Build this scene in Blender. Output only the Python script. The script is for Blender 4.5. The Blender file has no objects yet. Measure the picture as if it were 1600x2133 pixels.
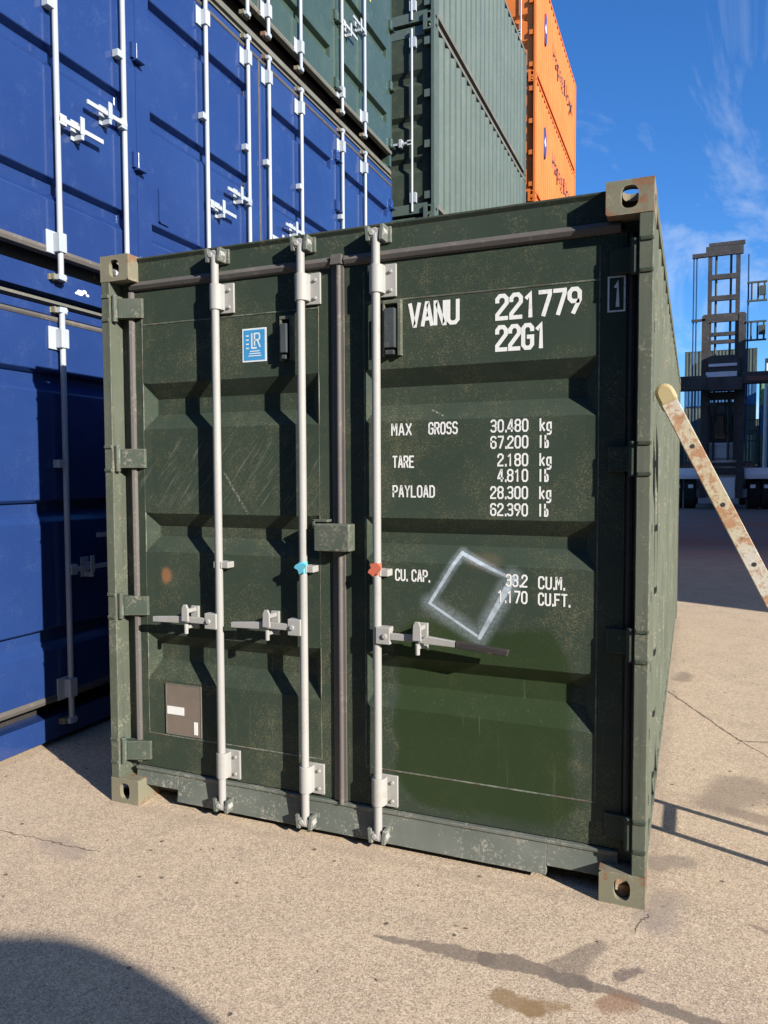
import bpy, bmesh, math, random
from mathutils import Vector, Matrix
R = math.radians
random.seed(7)
sc = bpy.context.scene
C = sc.collection

# ------------------------------------------------------------------ camera
FPX = 1557.6
cam_d = bpy.data.cameras.new('camera')
cam_d.sensor_fit = 'HORIZONTAL'; cam_d.sensor_width = 36.0
cam_d.lens = FPX / 1600 * 36.0
cam_d.clip_start = 0.05; cam_d.clip_end = 3000
cam = bpy.data.objects.new('camera', cam_d); C.objects.link(cam)
yaw, pit, rol = 0.3912, -0.0487, -0.0039
fw = Vector((-math.sin(yaw)*math.cos(pit), math.cos(yaw)*math.cos(pit), math.sin(pit)))
rt = Vector((math.cos(yaw), math.sin(yaw), 0)); up = rt.cross(fw)
r2 = rt*math.cos(rol) + up*math.sin(rol); u2 = -rt*math.sin(rol) + up*math.cos(rol)
m = Matrix((r2, u2, -fw)).transposed().to_4x4()
m.translation = Vector((2.5735, -2.7739, 1.5665))
cam.matrix_world = m
sc.camera = cam

# ------------------------------------------------------------------ light
SUN_DIR = Vector((0.905*math.cos(R(23)), -0.425*math.cos(R(23)), math.sin(R(23)))).normalized()
sun_d = bpy.data.lights.new('sun', 'SUN'); sun_d.energy = 5.0; sun_d.angle = R(0.53)
sun_d.color = (1.0, 0.93, 0.84)
sun = bpy.data.objects.new('sun', sun_d); C.objects.link(sun)
sun.rotation_euler = SUN_DIR.to_track_quat('Z', 'Y').to_euler()
sun.location = (8, -5, 20)

world = bpy.data.worlds.new('World'); sc.world = world; world.use_nodes = True
wt = world.node_tree; wt.nodes.clear()
def wn(t, **k):
    n = wt.nodes.new(t)
    for a, b in k.items(): setattr(n, a, b)
    return n
sky = wn('ShaderNodeTexSky', sky_type='NISHITA', sun_disc=False)
sky.sun_elevation = R(23); sky.sun_rotation = math.atan2(SUN_DIR.x, SUN_DIR.y)
sky.altitude = 0; sky.air_density = 1.0; sky.dust_density = 0.15; sky.ozone_density = 3.0
tc = wn('ShaderNodeTexCoord')
sep = wn('ShaderNodeSeparateXYZ'); wt.links.new(tc.outputs['Generated'], sep.inputs[0])
zz = wn('ShaderNodeMath', operation='MAXIMUM'); wt.links.new(sep.outputs[2], zz.inputs[0]); zz.inputs[1].default_value = 0.04
zz2 = wn('ShaderNodeMath', operation='ADD'); wt.links.new(zz.outputs[0], zz2.inputs[0]); zz2.inputs[1].default_value = 0.12
dx = wn('ShaderNodeMath', operation='DIVIDE'); wt.links.new(sep.outputs[0], dx.inputs[0]); wt.links.new(zz2.outputs[0], dx.inputs[1])
dy = wn('ShaderNodeMath', operation='DIVIDE'); wt.links.new(sep.outputs[1], dy.inputs[0]); wt.links.new(zz2.outputs[0], dy.inputs[1])
cmb = wn('ShaderNodeCombineXYZ'); wt.links.new(dx.outputs[0], cmb.inputs[0]); wt.links.new(dy.outputs[0], cmb.inputs[1])
mp = wn('ShaderNodeMapping'); wt.links.new(cmb.outputs[0], mp.inputs[0])
mp.inputs['Rotation'].default_value = (0, 0, R(20)); mp.inputs['Scale'].default_value = (1.0, 0.35, 1); mp.inputs['Location'].default_value = (3.3, 1.2, 0)
cn = wn('ShaderNodeTexNoise'); cn.inputs['Scale'].default_value = 2.2; cn.inputs['Detail'].default_value = 9; cn.inputs['Roughness'].default_value = 0.62; cn.inputs['Distortion'].default_value = 0.9
wt.links.new(mp.outputs[0], cn.inputs['Vector'])
cr = wn('ShaderNodeValToRGB'); cr.color_ramp.elements[0].position = 0.50; cr.color_ramp.elements[1].position = 0.86
wt.links.new(cn.outputs[0], cr.inputs[0])
cm = wn('ShaderNodeMath', operation='MULTIPLY'); wt.links.new(cr.outputs[0], cm.inputs[0]); cm.inputs[1].default_value = 0.8
hs = wn('ShaderNodeHueSaturation'); hs.inputs['Saturation'].default_value = 1.15; wt.links.new(sky.outputs[0], hs.inputs['Color'])
tint = wn('ShaderNodeMixRGB', blend_type='MULTIPLY'); tint.inputs[0].default_value = 1; tint.inputs[2].default_value = (0.62, 1.0, 1.42, 1); wt.links.new(hs.outputs[0], tint.inputs[1])
mx = wn('ShaderNodeMixRGB'); wt.links.new(cm.outputs[0], mx.inputs[0]); wt.links.new(tint.outputs[0], mx.inputs[1]); mx.inputs[2].default_value = (6.0, 6.6, 7.4, 1)
bg = wn('ShaderNodeBackground'); bg.inputs[1].default_value = 0.07; wt.links.new(mx.outputs[0], bg.inputs[0])
wo = wn('ShaderNodeOutputWorld'); wt.links.new(bg.outputs[0], wo.inputs[0])

sc.view_settings.view_transform = 'Standard'; sc.view_settings.look = 'None'
sc.view_settings.exposure = 1.05; sc.view_settings.gamma = 1.0; sc.view_settings.use_curve_mapping = False

# ------------------------------------------------------------------ node helpers
class NT:
    def __init__(s, name):
        s.m = bpy.data.materials.new(name); s.m.use_nodes = True
        s.t = s.m.node_tree; s.t.nodes.clear()
        s.out = s.t.nodes.new('ShaderNodeOutputMaterial')
        s.b = s.t.nodes.new('ShaderNodeBsdfPrincipled')
        s.t.links.new(s.b.outputs[0], s.out.inputs[0])
    def set(s, sock, v):
        if hasattr(v, 'is_linked') or isinstance(v, bpy.types.NodeSocket): s.t.links.new(v, sock)
        else:
            if isinstance(v, (tuple, list)) and len(v) == 3 and sock.type == 'RGBA': v = (*v, 1)
            sock.default_value = v
    def math(s, op, a, b=0.0, c=None, clamp=False):
        n = s.t.nodes.new('ShaderNodeMath'); n.operation = op; n.use_clamp = clamp
        s.set(n.inputs[0], a); s.set(n.inputs[1], b)
        if c is not None: s.set(n.inputs[2], c)
        return n.outputs[0]
    def vec(s, op, a, b=None, scale=None):
        n = s.t.nodes.new('ShaderNodeVectorMath'); n.operation = op
        s.set(n.inputs[0], a)
        if b is not None: s.set(n.inputs[1], b)
        if scale is not None: s.set(n.inputs['Scale'], scale)
        return n.outputs['Value'] if op in ('DOT_PRODUCT', 'LENGTH', 'DISTANCE') else n.outputs[0]
    def coord(s, rand=False):
        n = s.t.nodes.new('ShaderNodeTexCoord'); o = n.outputs['Object']
        if rand:
            i = s.t.nodes.new('ShaderNodeObjectInfo')
            o = s.vec('ADD', o, s.vec('SCALE', (13.1, 7.7, 9.3), scale=i.outputs['Random']))
        return o
    def noise(s, v, scale, detail=4, rough=0.55, dist=0.0, col=False):
        n = s.t.nodes.new('ShaderNodeTexNoise'); s.set(n.inputs['Vector'], v)
        n.inputs['Scale'].default_value = scale; n.inputs['Detail'].default_value = detail
        n.inputs['Roughness'].default_value = rough; n.inputs['Distortion'].default_value = dist
        return n.outputs[1] if col else n.outputs[0]
    def voro(s, v, scale, feat='F1', rnd=1.0):
        n = s.t.nodes.new('ShaderNodeTexVoronoi'); n.feature = feat; s.set(n.inputs['Vector'], v)
        n.inputs['Scale'].default_value = scale; n.inputs['Randomness'].default_value = rnd
        return n
    def ramp(s, f, lo, hi, a=0.0, b=1.0, smooth=True):
        n = s.t.nodes.new('ShaderNodeMapRange'); n.interpolation_type = 'SMOOTHSTEP' if smooth else 'LINEAR'
        s.set(n.inputs[0], f)
        for i, v in zip((1, 2, 3, 4), (lo, hi, a, b)): s.set(n.inputs[i], v)
        return n.outputs[0]
    def mix(s, f, a, b, mode='MIX'):
        n = s.t.nodes.new('ShaderNodeMixRGB'); n.blend_type = mode
        s.set(n.inputs[0], f); s.set(n.inputs[1], a); s.set(n.inputs[2], b)
        return n.outputs[0]
    def scalev(s, v, xyz): return s.vec('MULTIPLY', v, xyz)
    def bump(s, h, strength=0.2, dist=0.01, normal=None):
        n = s.t.nodes.new('ShaderNodeBump'); s.set(n.inputs['Height'], h)
        n.inputs['Strength'].default_value = strength; n.inputs['Distance'].default_value = dist
        if normal is not None: s.set(n.inputs['Normal'], normal)
        return n.outputs[0]
    def seg(s, p, a, b):                      # distance to a segment and position along it
        a = Vector(a); b = Vector(b); ba = b - a
        pa = s.vec('SUBTRACT', p, tuple(a))
        h = s.math('DIVIDE', s.vec('DOT_PRODUCT', pa, tuple(ba)), ba.dot(ba), clamp=True)
        return s.vec('LENGTH', s.vec('SUBTRACT', pa, s.vec('SCALE', tuple(ba), scale=h))), h
    def fin(s, color=None, rough=None, metal=None, normal=None, spec=None):
        if color is not None: s.set(s.b.inputs['Base Color'], color)
        if rough is not None: s.set(s.b.inputs['Roughness'], rough)
        if metal is not None: s.set(s.b.inputs['Metallic'], metal)
        if normal is not None: s.set(s.b.inputs['Normal'], normal)
        if spec is not None: s.set(s.b.inputs['Specular IOR Level'], spec)
        return s.m

RUST = (0.10, 0.048, 0.025)
def paint(name, col, fade=None, edge=None, rust=0.0, rough=0.42, dust=0.12, dustcol=(0.30, 0.26, 0.2), wave=0.25, rand=True, streak=0.2, spec=0.5):
    n = NT(name); p = n.coord(rand)
    fade = fade or tuple(min(1, c*1.5 + 0.015) for c in col)
    big = n.noise(p, 1.7, 5); mid = n.noise(p, 9, 6, 0.65); fine = n.noise(p, 85, 3, 0.7)
    st = n.noise(n.scalev(p, (26, 26, 1.1)), 1.0, 4, 0.6)
    c = n.mix(n.ramp(big, 0.35, 0.75, 0, 0.7), col, fade)
    c = n.mix(n.ramp(st, 0.52, 0.8, 0, streak), c, tuple(x*0.45 for x in col))
    c = n.mix(n.ramp(n.math('MULTIPLY', mid, fine), 0.27, 0.42, 0, dust), c, dustcol)
    r = n.math('ADD', rough, n.math('MULTIPLY', mid, 0.25))
    if rust > 0:
        rm = n.ramp(n.math('ADD', n.noise(p, 7, 9, 0.72), n.math('MULTIPLY', fine, 0.12)), 0.78 - rust*0.42, 0.80 - rust*0.36)
        rc = n.mix(fine, RUST, (0.24, 0.13, 0.07))
        c = n.mix(rm, c, rc); r = n.math('MAXIMUM', r, n.math('MULTIPLY', rm, 0.85))
    if edge:
        bv = n.t.nodes.new('ShaderNodeBevel'); bv.samples = 4; bv.inputs[0].default_value = 0.007
        ge = n.t.nodes.new('ShaderNodeNewGeometry')
        em = n.ramp(n.vec('DOT_PRODUCT', bv.outputs[0], ge.outputs['Normal']), 0.99, 0.88)
        em = n.math('MULTIPLY', em, n.ramp(n.noise(p, 30, 5, 0.7), 0.38, 0.62, 0.1, 0.9))
        c = n.mix(em, c, n.mix(n.ramp(n.noise(p, 14, 3), 0.45, 0.6), edge, (0.14, 0.075, 0.04)))
    h = n.math('ADD', n.math('MULTIPLY', n.noise(p, 2.6, 2), wave), n.math('MULTIPLY', mid, 0.04))
    return n.fin(c, r, normal=n.bump(h, 0.35, 0.02), spec=spec)

M = {}
M['green'] = paint('dark_green_paint', (0.030, 0.043, 0.031), (0.045, 0.058, 0.044), rust=0.06, rough=0.6, dust=0.4, dustcol=(0.17, 0.16, 0.10), spec=0.12, edge=(0.12, 0.13, 0.1))
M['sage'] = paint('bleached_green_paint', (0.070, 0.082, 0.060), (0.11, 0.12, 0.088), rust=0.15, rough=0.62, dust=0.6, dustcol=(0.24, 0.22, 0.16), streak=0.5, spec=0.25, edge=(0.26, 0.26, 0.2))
M['hinge'] = paint('worn_green_hinge_paint', (0.04, 0.055, 0.04), (0.09, 0.10, 0.075), rust=0.2, rough=0.55, dust=0.5, edge=(0.24, 0.26, 0.2))
M['sill'] = paint('scuffed_grey_green_paint', (0.075, 0.09, 0.075), (0.17, 0.18, 0.16), rust=0.10, rough=0.65, edge=(0.3, 0.29, 0.24), dust=0.7, dustcol=(0.34, 0.32, 0.27), streak=0.1)
M['cast'] = paint('rusty_cast_steel', (0.14, 0.135, 0.09), (0.23, 0.20, 0.135), rust=0.47, edge=(0.32, 0.27, 0.2), rough=0.75, dust=0.4, streak=0.3)
M['white'] = paint('dull_white_paint', (0.27, 0.27, 0.255), (0.33, 0.325, 0.30), rust=0.08, rough=0.5, dust=0.55, dustcol=(0.25, 0.22, 0.18), wave=0.05)
M['galv'] = paint('galvanised_steel', (0.30, 0.34, 0.38), (0.40, 0.43, 0.46), rust=0.0, rough=0.4, dust=0.15, wave=0.03)
M['rubber'] = paint('door_gasket_rubber', (0.075, 0.068, 0.062), (0.115, 0.105, 0.095), rough=0.55, dust=0.3, wave=0.1)
M['dark'] = paint('blackened_steel_and_shade', (0.018, 0.016, 0.014), (0.03, 0.028, 0.025), rust=0.1, rough=0.6, dust=0.1)
M['blue'] = paint('glossy_blue_paint', (0.014, 0.036, 0.132), (0.019, 0.046, 0.155), rough=0.03, dust=0.08, dustcol=(0.15, 0.2, 0.3), wave=0.22, streak=0.06, spec=0.6)
M['lgreen'] = paint('mid_green_paint', (0.036, 0.062, 0.047), (0.050, 0.080, 0.062), rough=0.1, dust=0.12, wave=0.15, rust=0.02)
M['sgreen'] = paint('chalky_green_paint', (0.058, 0.085, 0.072), (0.075, 0.103, 0.09), rough=0.5, dust=0.15, wave=0.4, rust=0.02)
M['orange'] = paint('orange_paint', (0.48, 0.115, 0.010), (0.54, 0.15, 0.022), rough=0.5, dust=0.2, rust=0.05, dustcol=(0.4, 0.25, 0.14))
M['railgrey'] = paint('dusty_rail_edge', (0.10, 0.10, 0.085), (0.15, 0.145, 0.12), rust=0.05, rough=0.7, dust=0.4)
M['letter'] = paint('white_lettering_vinyl', (0.62, 0.63, 0.60), (0.7, 0.7, 0.67), rough=0.4, dust=0.35, dustcol=(0.12, 0.13, 0.10), wave=0.0, rand=False)
M['navy'] = paint('dark_blue_lettering', (0.035, 0.04, 0.14), rough=0.5)
M['nametext'] = paint('dark_name_lettering', (0.05, 0.03, 0.035), rough=0.5)
M['plastic'] = paint('black_plastic_vent', (0.035, 0.042, 0.045), rough=0.4, dust=0.2)
M['seablue'] = paint('faded_blue_paint', (0.02, 0.08, 0.19), (0.03, 0.11, 0.23), rough=0.6, spec=0.2, rust=0.08)
M['greycon'] = paint('grey_green_paint', (0.045, 0.062, 0.054), (0.075, 0.092, 0.08), rough=0.6, spec=0.2, rust=0.1)
M['palecon'] = paint('pale_grey_paint', (0.35, 0.37, 0.37), (0.45, 0.46, 0.46), rough=0.5, rust=0.08)
M['brightgreen'] = paint('light_green_paint', (0.08, 0.19, 0.07), (0.13, 0.26, 0.10), rough=0.5, rust=0.05)
M['browncon'] = paint('brown_paint', (0.12, 0.045, 0.03), (0.16, 0.07, 0.05), rough=0.55, rust=0.15)
M['machine'] = paint('dark_machine_paint', (0.020, 0.019, 0.019), (0.05, 0.045, 0.042), rough=0.5, rust=0.1, dust=0.3)
M['machinegrey'] = paint('pale_machine_paint', (0.62, 0.60, 0.62), (0.68, 0.66, 0.67), rough=0.5, rust=0.05, dust=0.4)
M['tyre'] = paint('tyre_rubber', (0.012, 0.012, 0.012), (0.022, 0.02, 0.018), rough=0.8)
M['clad'] = paint('steel_cladding', (0.25, 0.26, 0.27), rough=0.5)
M['darkclad'] = paint('dark_green_cladding', (0.035, 0.045, 0.04), rough=0.6, spec=0.2)
M['vanwhite'] = paint('van_white_paint', (0.6, 0.6, 0.6), rough=0.3, wave=0.02)

def simple(name, col, rough=0.5, metal=0.0):
    n = NT(name); p = n.coord(); f = n.noise(p, 14, 5)
    return n.fin(n.mix(n.ramp(f, 0.3, 0.8, 0, 0.35), col, tuple(c*0.6 for c in col)), rough, metal)
M['bluesticker'] = simple('blue_sticker', (0.045, 0.25, 0.50), 0.4)
M['stickerwhite'] = simple('sticker_white', (0.60, 0.66, 0.68), 0.4)
M['plate'] = simple('taupe_data_plate', (0.20, 0.165, 0.135), 0.4, 0.3)
M['cyan'] = simple('cyan_spray_paint', (0.10, 0.40, 0.52), 0.5)
M['red'] = simple('red_spray_paint', (0.48, 0.12, 0.07), 0.5)
M['glass'] = simple('dark_glass', (0.02, 0.03, 0.035), 0.08)
M['yellow'] = simple('yellow_label', (0.5, 0.42, 0.05), 0.5)

# door paint with the fresh patch, the sprayed diamond, scuffs and spots
def door_paint():
    n = NT('dark_green_door_paint'); p = n.coord()
    big = n.noise(p, 1.9, 5); mid = n.noise(p, 11, 7, 0.68); fine = n.noise(p, 110, 3, 0.7)
    c = n.mix(n.ramp(big, 0.35, 0.7, 0, 0.8), (0.030, 0.043, 0.031), (0.040, 0.053, 0.039))
    # khaki dust freckles
    du = n.ramp(n.math('MULTIPLY', n.noise(p, 4, 10, 0.8), n.noise(p, 190, 2, 0.6)), 0.25, 0.39, 0, 0.46)
    c = n.mix(du, c, (0.17, 0.155, 0.085))
    # rag-wipe arcs, broken diagonal streaks on the middle of the left leaf
    rot = n.t.nodes.new('ShaderNodeMapping'); rot.inputs['Rotation'].default_value = (0, R(52), 0); n.set(rot.inputs[0], p)
    sv = n.noise(n.scalev(rot.outputs[0], (5, 5, 75)), 1.0, 3, 0.7, 0.6)
    sep = n.t.nodes.new('ShaderNodeSeparateXYZ'); n.set(sep.inputs[0], p)
    X, Z = sep.outputs[0], sep.outputs[2]
    mz = n.math('MULTIPLY', n.ramp(Z, 1.40, 1.47), n.ramp(Z, 1.76, 1.70))
    mzx = n.math('MULTIPLY', mz, n.ramp(X, 1.12, 1.08))
    c = n.mix(n.math('MULTIPLY', mzx, n.ramp(sv, 0.52, 0.75, 0, 0.55)), c, (0.16, 0.17, 0.13))
    r3 = n.t.nodes.new('ShaderNodeMapping'); r3.inputs['Rotation'].default_value = (0, R(-35), 0); n.set(r3.inputs[0], p)
    for vv, lo in ((rot.outputs[0], 0.70), (r3.outputs[0], 0.72)):
        sc1 = n.noise(n.scalev(vv, (3, 3, 120)), 1.0, 4, 0.7, 1.2)
        c = n.mix(n.math('MULTIPLY', n.ramp(sc1, lo, lo+0.06, 0, 0.5), n.ramp(mid, 0.45, 0.6)), c, (0.15, 0.155, 0.12))
    rs_ = n.ramp(n.math('ADD', n.noise(p, 22, 8, 0.75), n.math('MULTIPLY', fine, 0.1)), 0.77, 0.80, 0, 0.8)
    c = n.mix(rs_, c, (0.09, 0.045, 0.025))
    # freshly rolled patch, lower right leaf
    wob = n.math('MULTIPLY', n.math('SUBTRACT', n.noise(p, 3.5, 3), 0.5), 0.16)
    qx = n.math('SUBTRACT', n.math('ABSOLUTE', n.math('SUBTRACT', X, 1.80)), 0.20)
    qz = n.math('SUBTRACT', n.math('ABSOLUTE', n.math('SUBTRACT', Z, 0.60)), 0.22)
    qx = n.math('MAXIMUM', qx, 0.0); qz = n.math('MAXIMUM', qz, 0.0)
    d = n.math('SQRT', n.math('ADD', n.math('MULTIPLY', qx, qx), n.math('MULTIPLY', qz, qz)))
    patch = n.ramp(n.math('ADD', d, n.math('ADD', wob, n.math('MULTIPLY', fine, 0.03))), 0.205, 0.155, 0, 0.8)
    c = n.mix(patch, c, (0.021, 0.036, 0.012))
    # runs of drip below the catch
    dr = n.noise(n.scalev(p, (55, 55, 1.6)), 1.0, 3, 0.6)
    drm = n.math('MULTIPLY', n.ramp(Z, 0.98, 0.75), n.ramp(Z, 0.25, 0.5))
    c = n.mix(n.math('MULTIPLY', drm, n.ramp(dr, 0.62, 0.74, 0, 0.35)), c, (0.12, 0.14, 0.11))
    # rust coloured primer spot
    d2 = n.vec('DISTANCE', n.scalev(p, (1, 0, 0.8)), (0.287, 0, 1.098*0.8))
    c = n.mix(n.ramp(n.math('ADD', d2, n.math('MULTIPLY', mid, 0.03)), 0.055, 0.03, 0, 0.9), c, (0.22, 0.11, 0.055))
    d3 = n.vec('DISTANCE', n.scalev(p, (0.8, 0, 1.6)), (1.82*0.8, 0, 1.225*1.6))
    c = n.mix(n.ramp(n.math('ADD', d3, n.math('MULTIPLY', mid, 0.05)), 0.10, 0.05, 0, 0.35), c, (0.12, 0.09, 0.05))
    # scrapes
    for (a, b, w) in (((0.62, 1.58), (0.74, 1.40), 0.008), ((1.60, 1.83), (1.66, 1.80), 0.004)):
        ds, _ = n.seg(n.scalev(p, (1, 0, 1)), (a[0], 0, a[1]), (b[0], 0, b[1]))
        c = n.mix(n.math('MULTIPLY', n.ramp(ds, w, w*0.4), n.ramp(fine, 0.45, 0.6)), c, (0.2, 0.2, 0.15))
    # sprayed diamond: soft edged lines of white-blue paint
    P = [(1.725, 1.255), (1.935, 1.165), (1.805, 0.925), (1.597, 1.05)]
    pp = n.scalev(p, (1, 0, 1))
    acc = None
    for k, (w0, w1, fz, gap) in enumerate(((0.008, 0.007, 0.018, 0.0), (0.016, 0.009, 0.045, 0.0), (0.006, 0.006, 0.05, 0.06), (0.007, 0.009, 0.022, 0.0))):
        a = Vector(P[k]); b = Vector(P[(k+1) % 4])
        if gap: a2 = a + (b-a)*gap; a = a2
        ds, h = n.seg(pp, (a.x, 0, a.y), (b.x, 0, b.y))
        w = n.math('ADD', w0, n.math('MULTIPLY', h, w1-w0))
        core = n.ramp(ds, n.math('MULTIPLY', w, 1.25), n.math('MULTIPLY', w, 0.6))
        fuzz = n.math('MULTIPLY', n.ramp(ds, n.math('ADD', w, fz), w, 0, 0.38), n.ramp(fine, 0.25, 0.7, 0.35, 1.0))
        a_ = n.math('MAXIMUM', core, fuzz)
        acc = a_ if acc is None else n.math('MAXIMUM', acc, a_)
    acc = n.math('MULTIPLY', acc, n.ramp(n.noise(p, 25, 4), 0.25, 0.6, 0.55, 0.95))
    c = n.mix(acc, c, (0.38, 0.44, 0.49))
    r = n.math('ADD', 0.5, n.math('MULTIPLY', mid, 0.3))
    r = n.math('SUBTRACT', r, n.math('MULTIPLY', patch, 0.22))
    h = n.math('ADD', n.math('MULTIPLY', n.noise(p, 3.2, 2), 0.35), n.math('MULTIPLY', mid, 0.05))
    return n.fin(c, r, normal=n.bump(h, 0.35, 0.02), spec=0.10)
M['door'] = door_paint()

def tape_paint():          # ladder: chipped white-yellow coating over rust
    n = NT('chipped_ladder_paint'); p = n.coord()
    a = n.noise(p, 13, 8, 0.75); b = n.noise(p, 44, 5, 0.7)
    c = n.mix(n.ramp(n.noise(p, 2.2, 3), 0.45, 0.65), (0.50, 0.47, 0.40), (0.46, 0.40, 0.27))
    c = n.mix(n.ramp(n.math('ADD', a, n.math('MULTIPLY', b, 0.25)), 0.60, 0.70, 0, 0.9), c, (0.36, 0.17, 0.08))
    c = n.mix(n.ramp(b, 0.58, 0.68, 0, 0.8), c, (0.12, 0.09, 0.06)); c = n.mix(n.ramp(n.noise(p, 120, 3, 0.7), 0.45, 0.7, 0, 0.5), c, (0.22, 0.18, 0.12))
    return n.fin(c, 0.6, normal=n.bump(b, 0.3, 0.004))
M['ladder'] = tape_paint()
M['cap'] = paint('yellowed_plastic_cap', (0.34, 0.27, 0.13), (0.45, 0.37, 0.22), rust=0.1, rough=0.55, dust=0.6, dustcol=(0.15, 0.12, 0.07))

def ground_mat():
    n = NT('concrete_yard'); p = n.coord()
    big = n.noise(p, 0.55, 5, 0.6); mid = n.noise(p, 3.2, 6, 0.62); sm = n.noise(p, 26, 5, 0.7)
    v = n.voro(p, 230); cell = n.t.nodes.new('ShaderNodeSeparateColor'); n.set(cell.inputs[0], v.outputs['Color'])
    v2 = n.voro(p, 38); cell2 = n.t.nodes.new('ShaderNodeSeparateColor'); n.set(cell2.inputs[0], v2.outputs['Color'])
    c = n.mix(n.ramp(big, 0.3, 0.7), (0.55, 0.43, 0.295), (0.50, 0.385, 0.265))
    c = n.mix(n.ramp(mid, 0.42, 0.75, 0, 0.5), c, (0.33, 0.255, 0.19))
    c = n.mix(n.ramp(sm, 0.3, 0.75, 0, 0.45), c, (0.25, 0.20, 0.155))
    # exposed aggregate
    g = cell.outputs[0]
    c = n.mix(n.ramp(g, 0.70, 0.86, 0, 0.58), c, (0.66, 0.55, 0.41))
    c = n.mix(n.ramp(g, 0.32, 0.16, 0, 0.58), c, (0.19, 0.14, 0.10))
    peb = n.math('MULTIPLY', n.ramp(cell2.outputs[1], 0.985, 0.992), n.ramp(v2.outputs['Distance'], 0.012*38, 0.006*38))
    c = n.mix(n.math('MULTIPLY', peb, 0.85), c, (0.06, 0.045, 0.035))
    # darker ground with reddish patches further back
    sep = n.t.nodes.new('ShaderNodeSeparateXYZ'); n.set(sep.inputs[0], p)
    far = n.ramp(n.math('ADD', sep.outputs[1], n.math('MULTIPLY', mid, 1.5)), 11, 17)
    fc = n.mix(n.ramp(n.noise(n.scalev(p, (0.25, 1.2, 1)), 0.5, 4), 0.5, 0.66), (0.13, 0.115, 0.105), (0.20, 0.085, 0.06))
    c = n.mix(far, c, fc)
    # stains
    wob = n.vec('SCALE', n.vec('SUBTRACT', n.noise(p, 7, 4, 0.6, col=True), (0.5, 0.5, 0.5)), scale=0.11)
    q = n.scalev(n.vec('ADD', p, wob), (1, 1, 0))
    def stain(a, b, w0, w1, soft, col, amt):
        nonlocal c
        ds, h = n.seg(q, (*a, 0), (*b, 0))
        w = n.math('ADD', w0, n.math('MULTIPLY', h, w1-w0))
        mk = n.ramp(ds, n.math('ADD', w, soft), w, 0, amt)
        c = n.mix(mk, c, col)
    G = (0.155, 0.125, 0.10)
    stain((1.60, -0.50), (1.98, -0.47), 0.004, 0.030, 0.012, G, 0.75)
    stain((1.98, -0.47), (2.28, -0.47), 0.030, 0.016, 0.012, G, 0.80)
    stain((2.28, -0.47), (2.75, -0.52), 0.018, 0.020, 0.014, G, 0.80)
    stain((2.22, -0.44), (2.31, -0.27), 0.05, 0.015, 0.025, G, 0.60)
    stain((2.06, -0.63), (2.17, -0.645), 0.022, 0.022, 0.02, (0.24, 0.155, 0.075), 0.8)
    stain((2.17, -0.645), (2.26, -0.60), 0.02, 0.008, 0.02, (0.24, 0.155, 0.075), 0.7)
    stain((2.37, -0.55), (2.41, -0.52), 0.02, 0.03, 0.03, (0.25, 0.14, 0.08), 0.7)
    stain((2.38, -0.40), (2.44, -0.36), 0.012, 0.01, 0.02, (0.12, 0.09, 0.085), 0.7)
    stain((2.70, 1.05), (2.84, 1.30), 0.05, 0.10, 0.10, (0.20, 0.155, 0.12), 0.6)
    stain((2.78, 0.98), (3.05, 0.92), 0.03, 0.03, 0.04, (0.19, 0.145, 0.115), 0.6)
    stain((2.45, 0.36), (2.56, 0.42), 0.03, 0.02, 0.05, (0.2, 0.165, 0.135), 0.6)
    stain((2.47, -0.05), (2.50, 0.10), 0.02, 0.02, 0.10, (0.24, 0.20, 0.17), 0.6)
    stain((2.52, 3.3), (2.54, 3.5), 0.03, 0.02, 0.06, (0.18, 0.14, 0.11), 0.6)
    stain((2.78, 0.05), (2.86, 0.02), 0.008, 0.008, 0.01, (0.22, 0.15, 0.12), 0.7)
    stain((0.05, -0.42), (0.22, -0.46), 0.02, 0.02, 0.07, (0.29, 0.23, 0.19), 0.5)
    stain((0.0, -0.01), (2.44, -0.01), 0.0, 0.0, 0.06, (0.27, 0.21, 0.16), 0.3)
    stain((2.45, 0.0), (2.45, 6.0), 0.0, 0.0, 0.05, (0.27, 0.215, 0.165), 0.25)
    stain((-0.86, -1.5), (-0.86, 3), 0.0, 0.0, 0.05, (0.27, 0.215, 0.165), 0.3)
    # cracks
    jag = n.vec('SCALE', n.vec('SUBTRACT', n.noise(p, 18, 4, 0.7, col=True), (0.5, 0.5, 0.5)), scale=0.05)
    q2 = n.scalev(n.vec('ADD', p, jag), (1, 1, 0)); crk = None
    for a, b, w in (((2.43, 2.94), (2.85, 2.02), 0.006), ((2.85, 2.02), (3.3, 2.12), 0.007), ((2.85, 2.02), (3.05, 1.7), 0.004),
                    ((-0.8, -0.44), (0.3, -0.41), 0.0022), ((2.45, -0.02), (2.41, -0.14), 0.002)):
        ds, _ = n.seg(q2, (*a, 0), (*b, 0))
        k_ = n.ramp(ds, w*1.8, w*0.5)
        crk = k_ if crk is None else n.math('MAXIMUM', crk, k_)
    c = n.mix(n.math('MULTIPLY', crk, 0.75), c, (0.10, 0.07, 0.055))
    h = n.math('ADD', n.math('MULTIPLY', g, 0.5), n.math('MULTIPLY', sm, 0.6))
    h = n.math('SUBTRACT', h, n.math('MULTIPLY', crk, 2.0))
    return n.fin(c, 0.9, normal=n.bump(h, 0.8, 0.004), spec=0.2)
M['ground'] = ground_mat()

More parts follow.
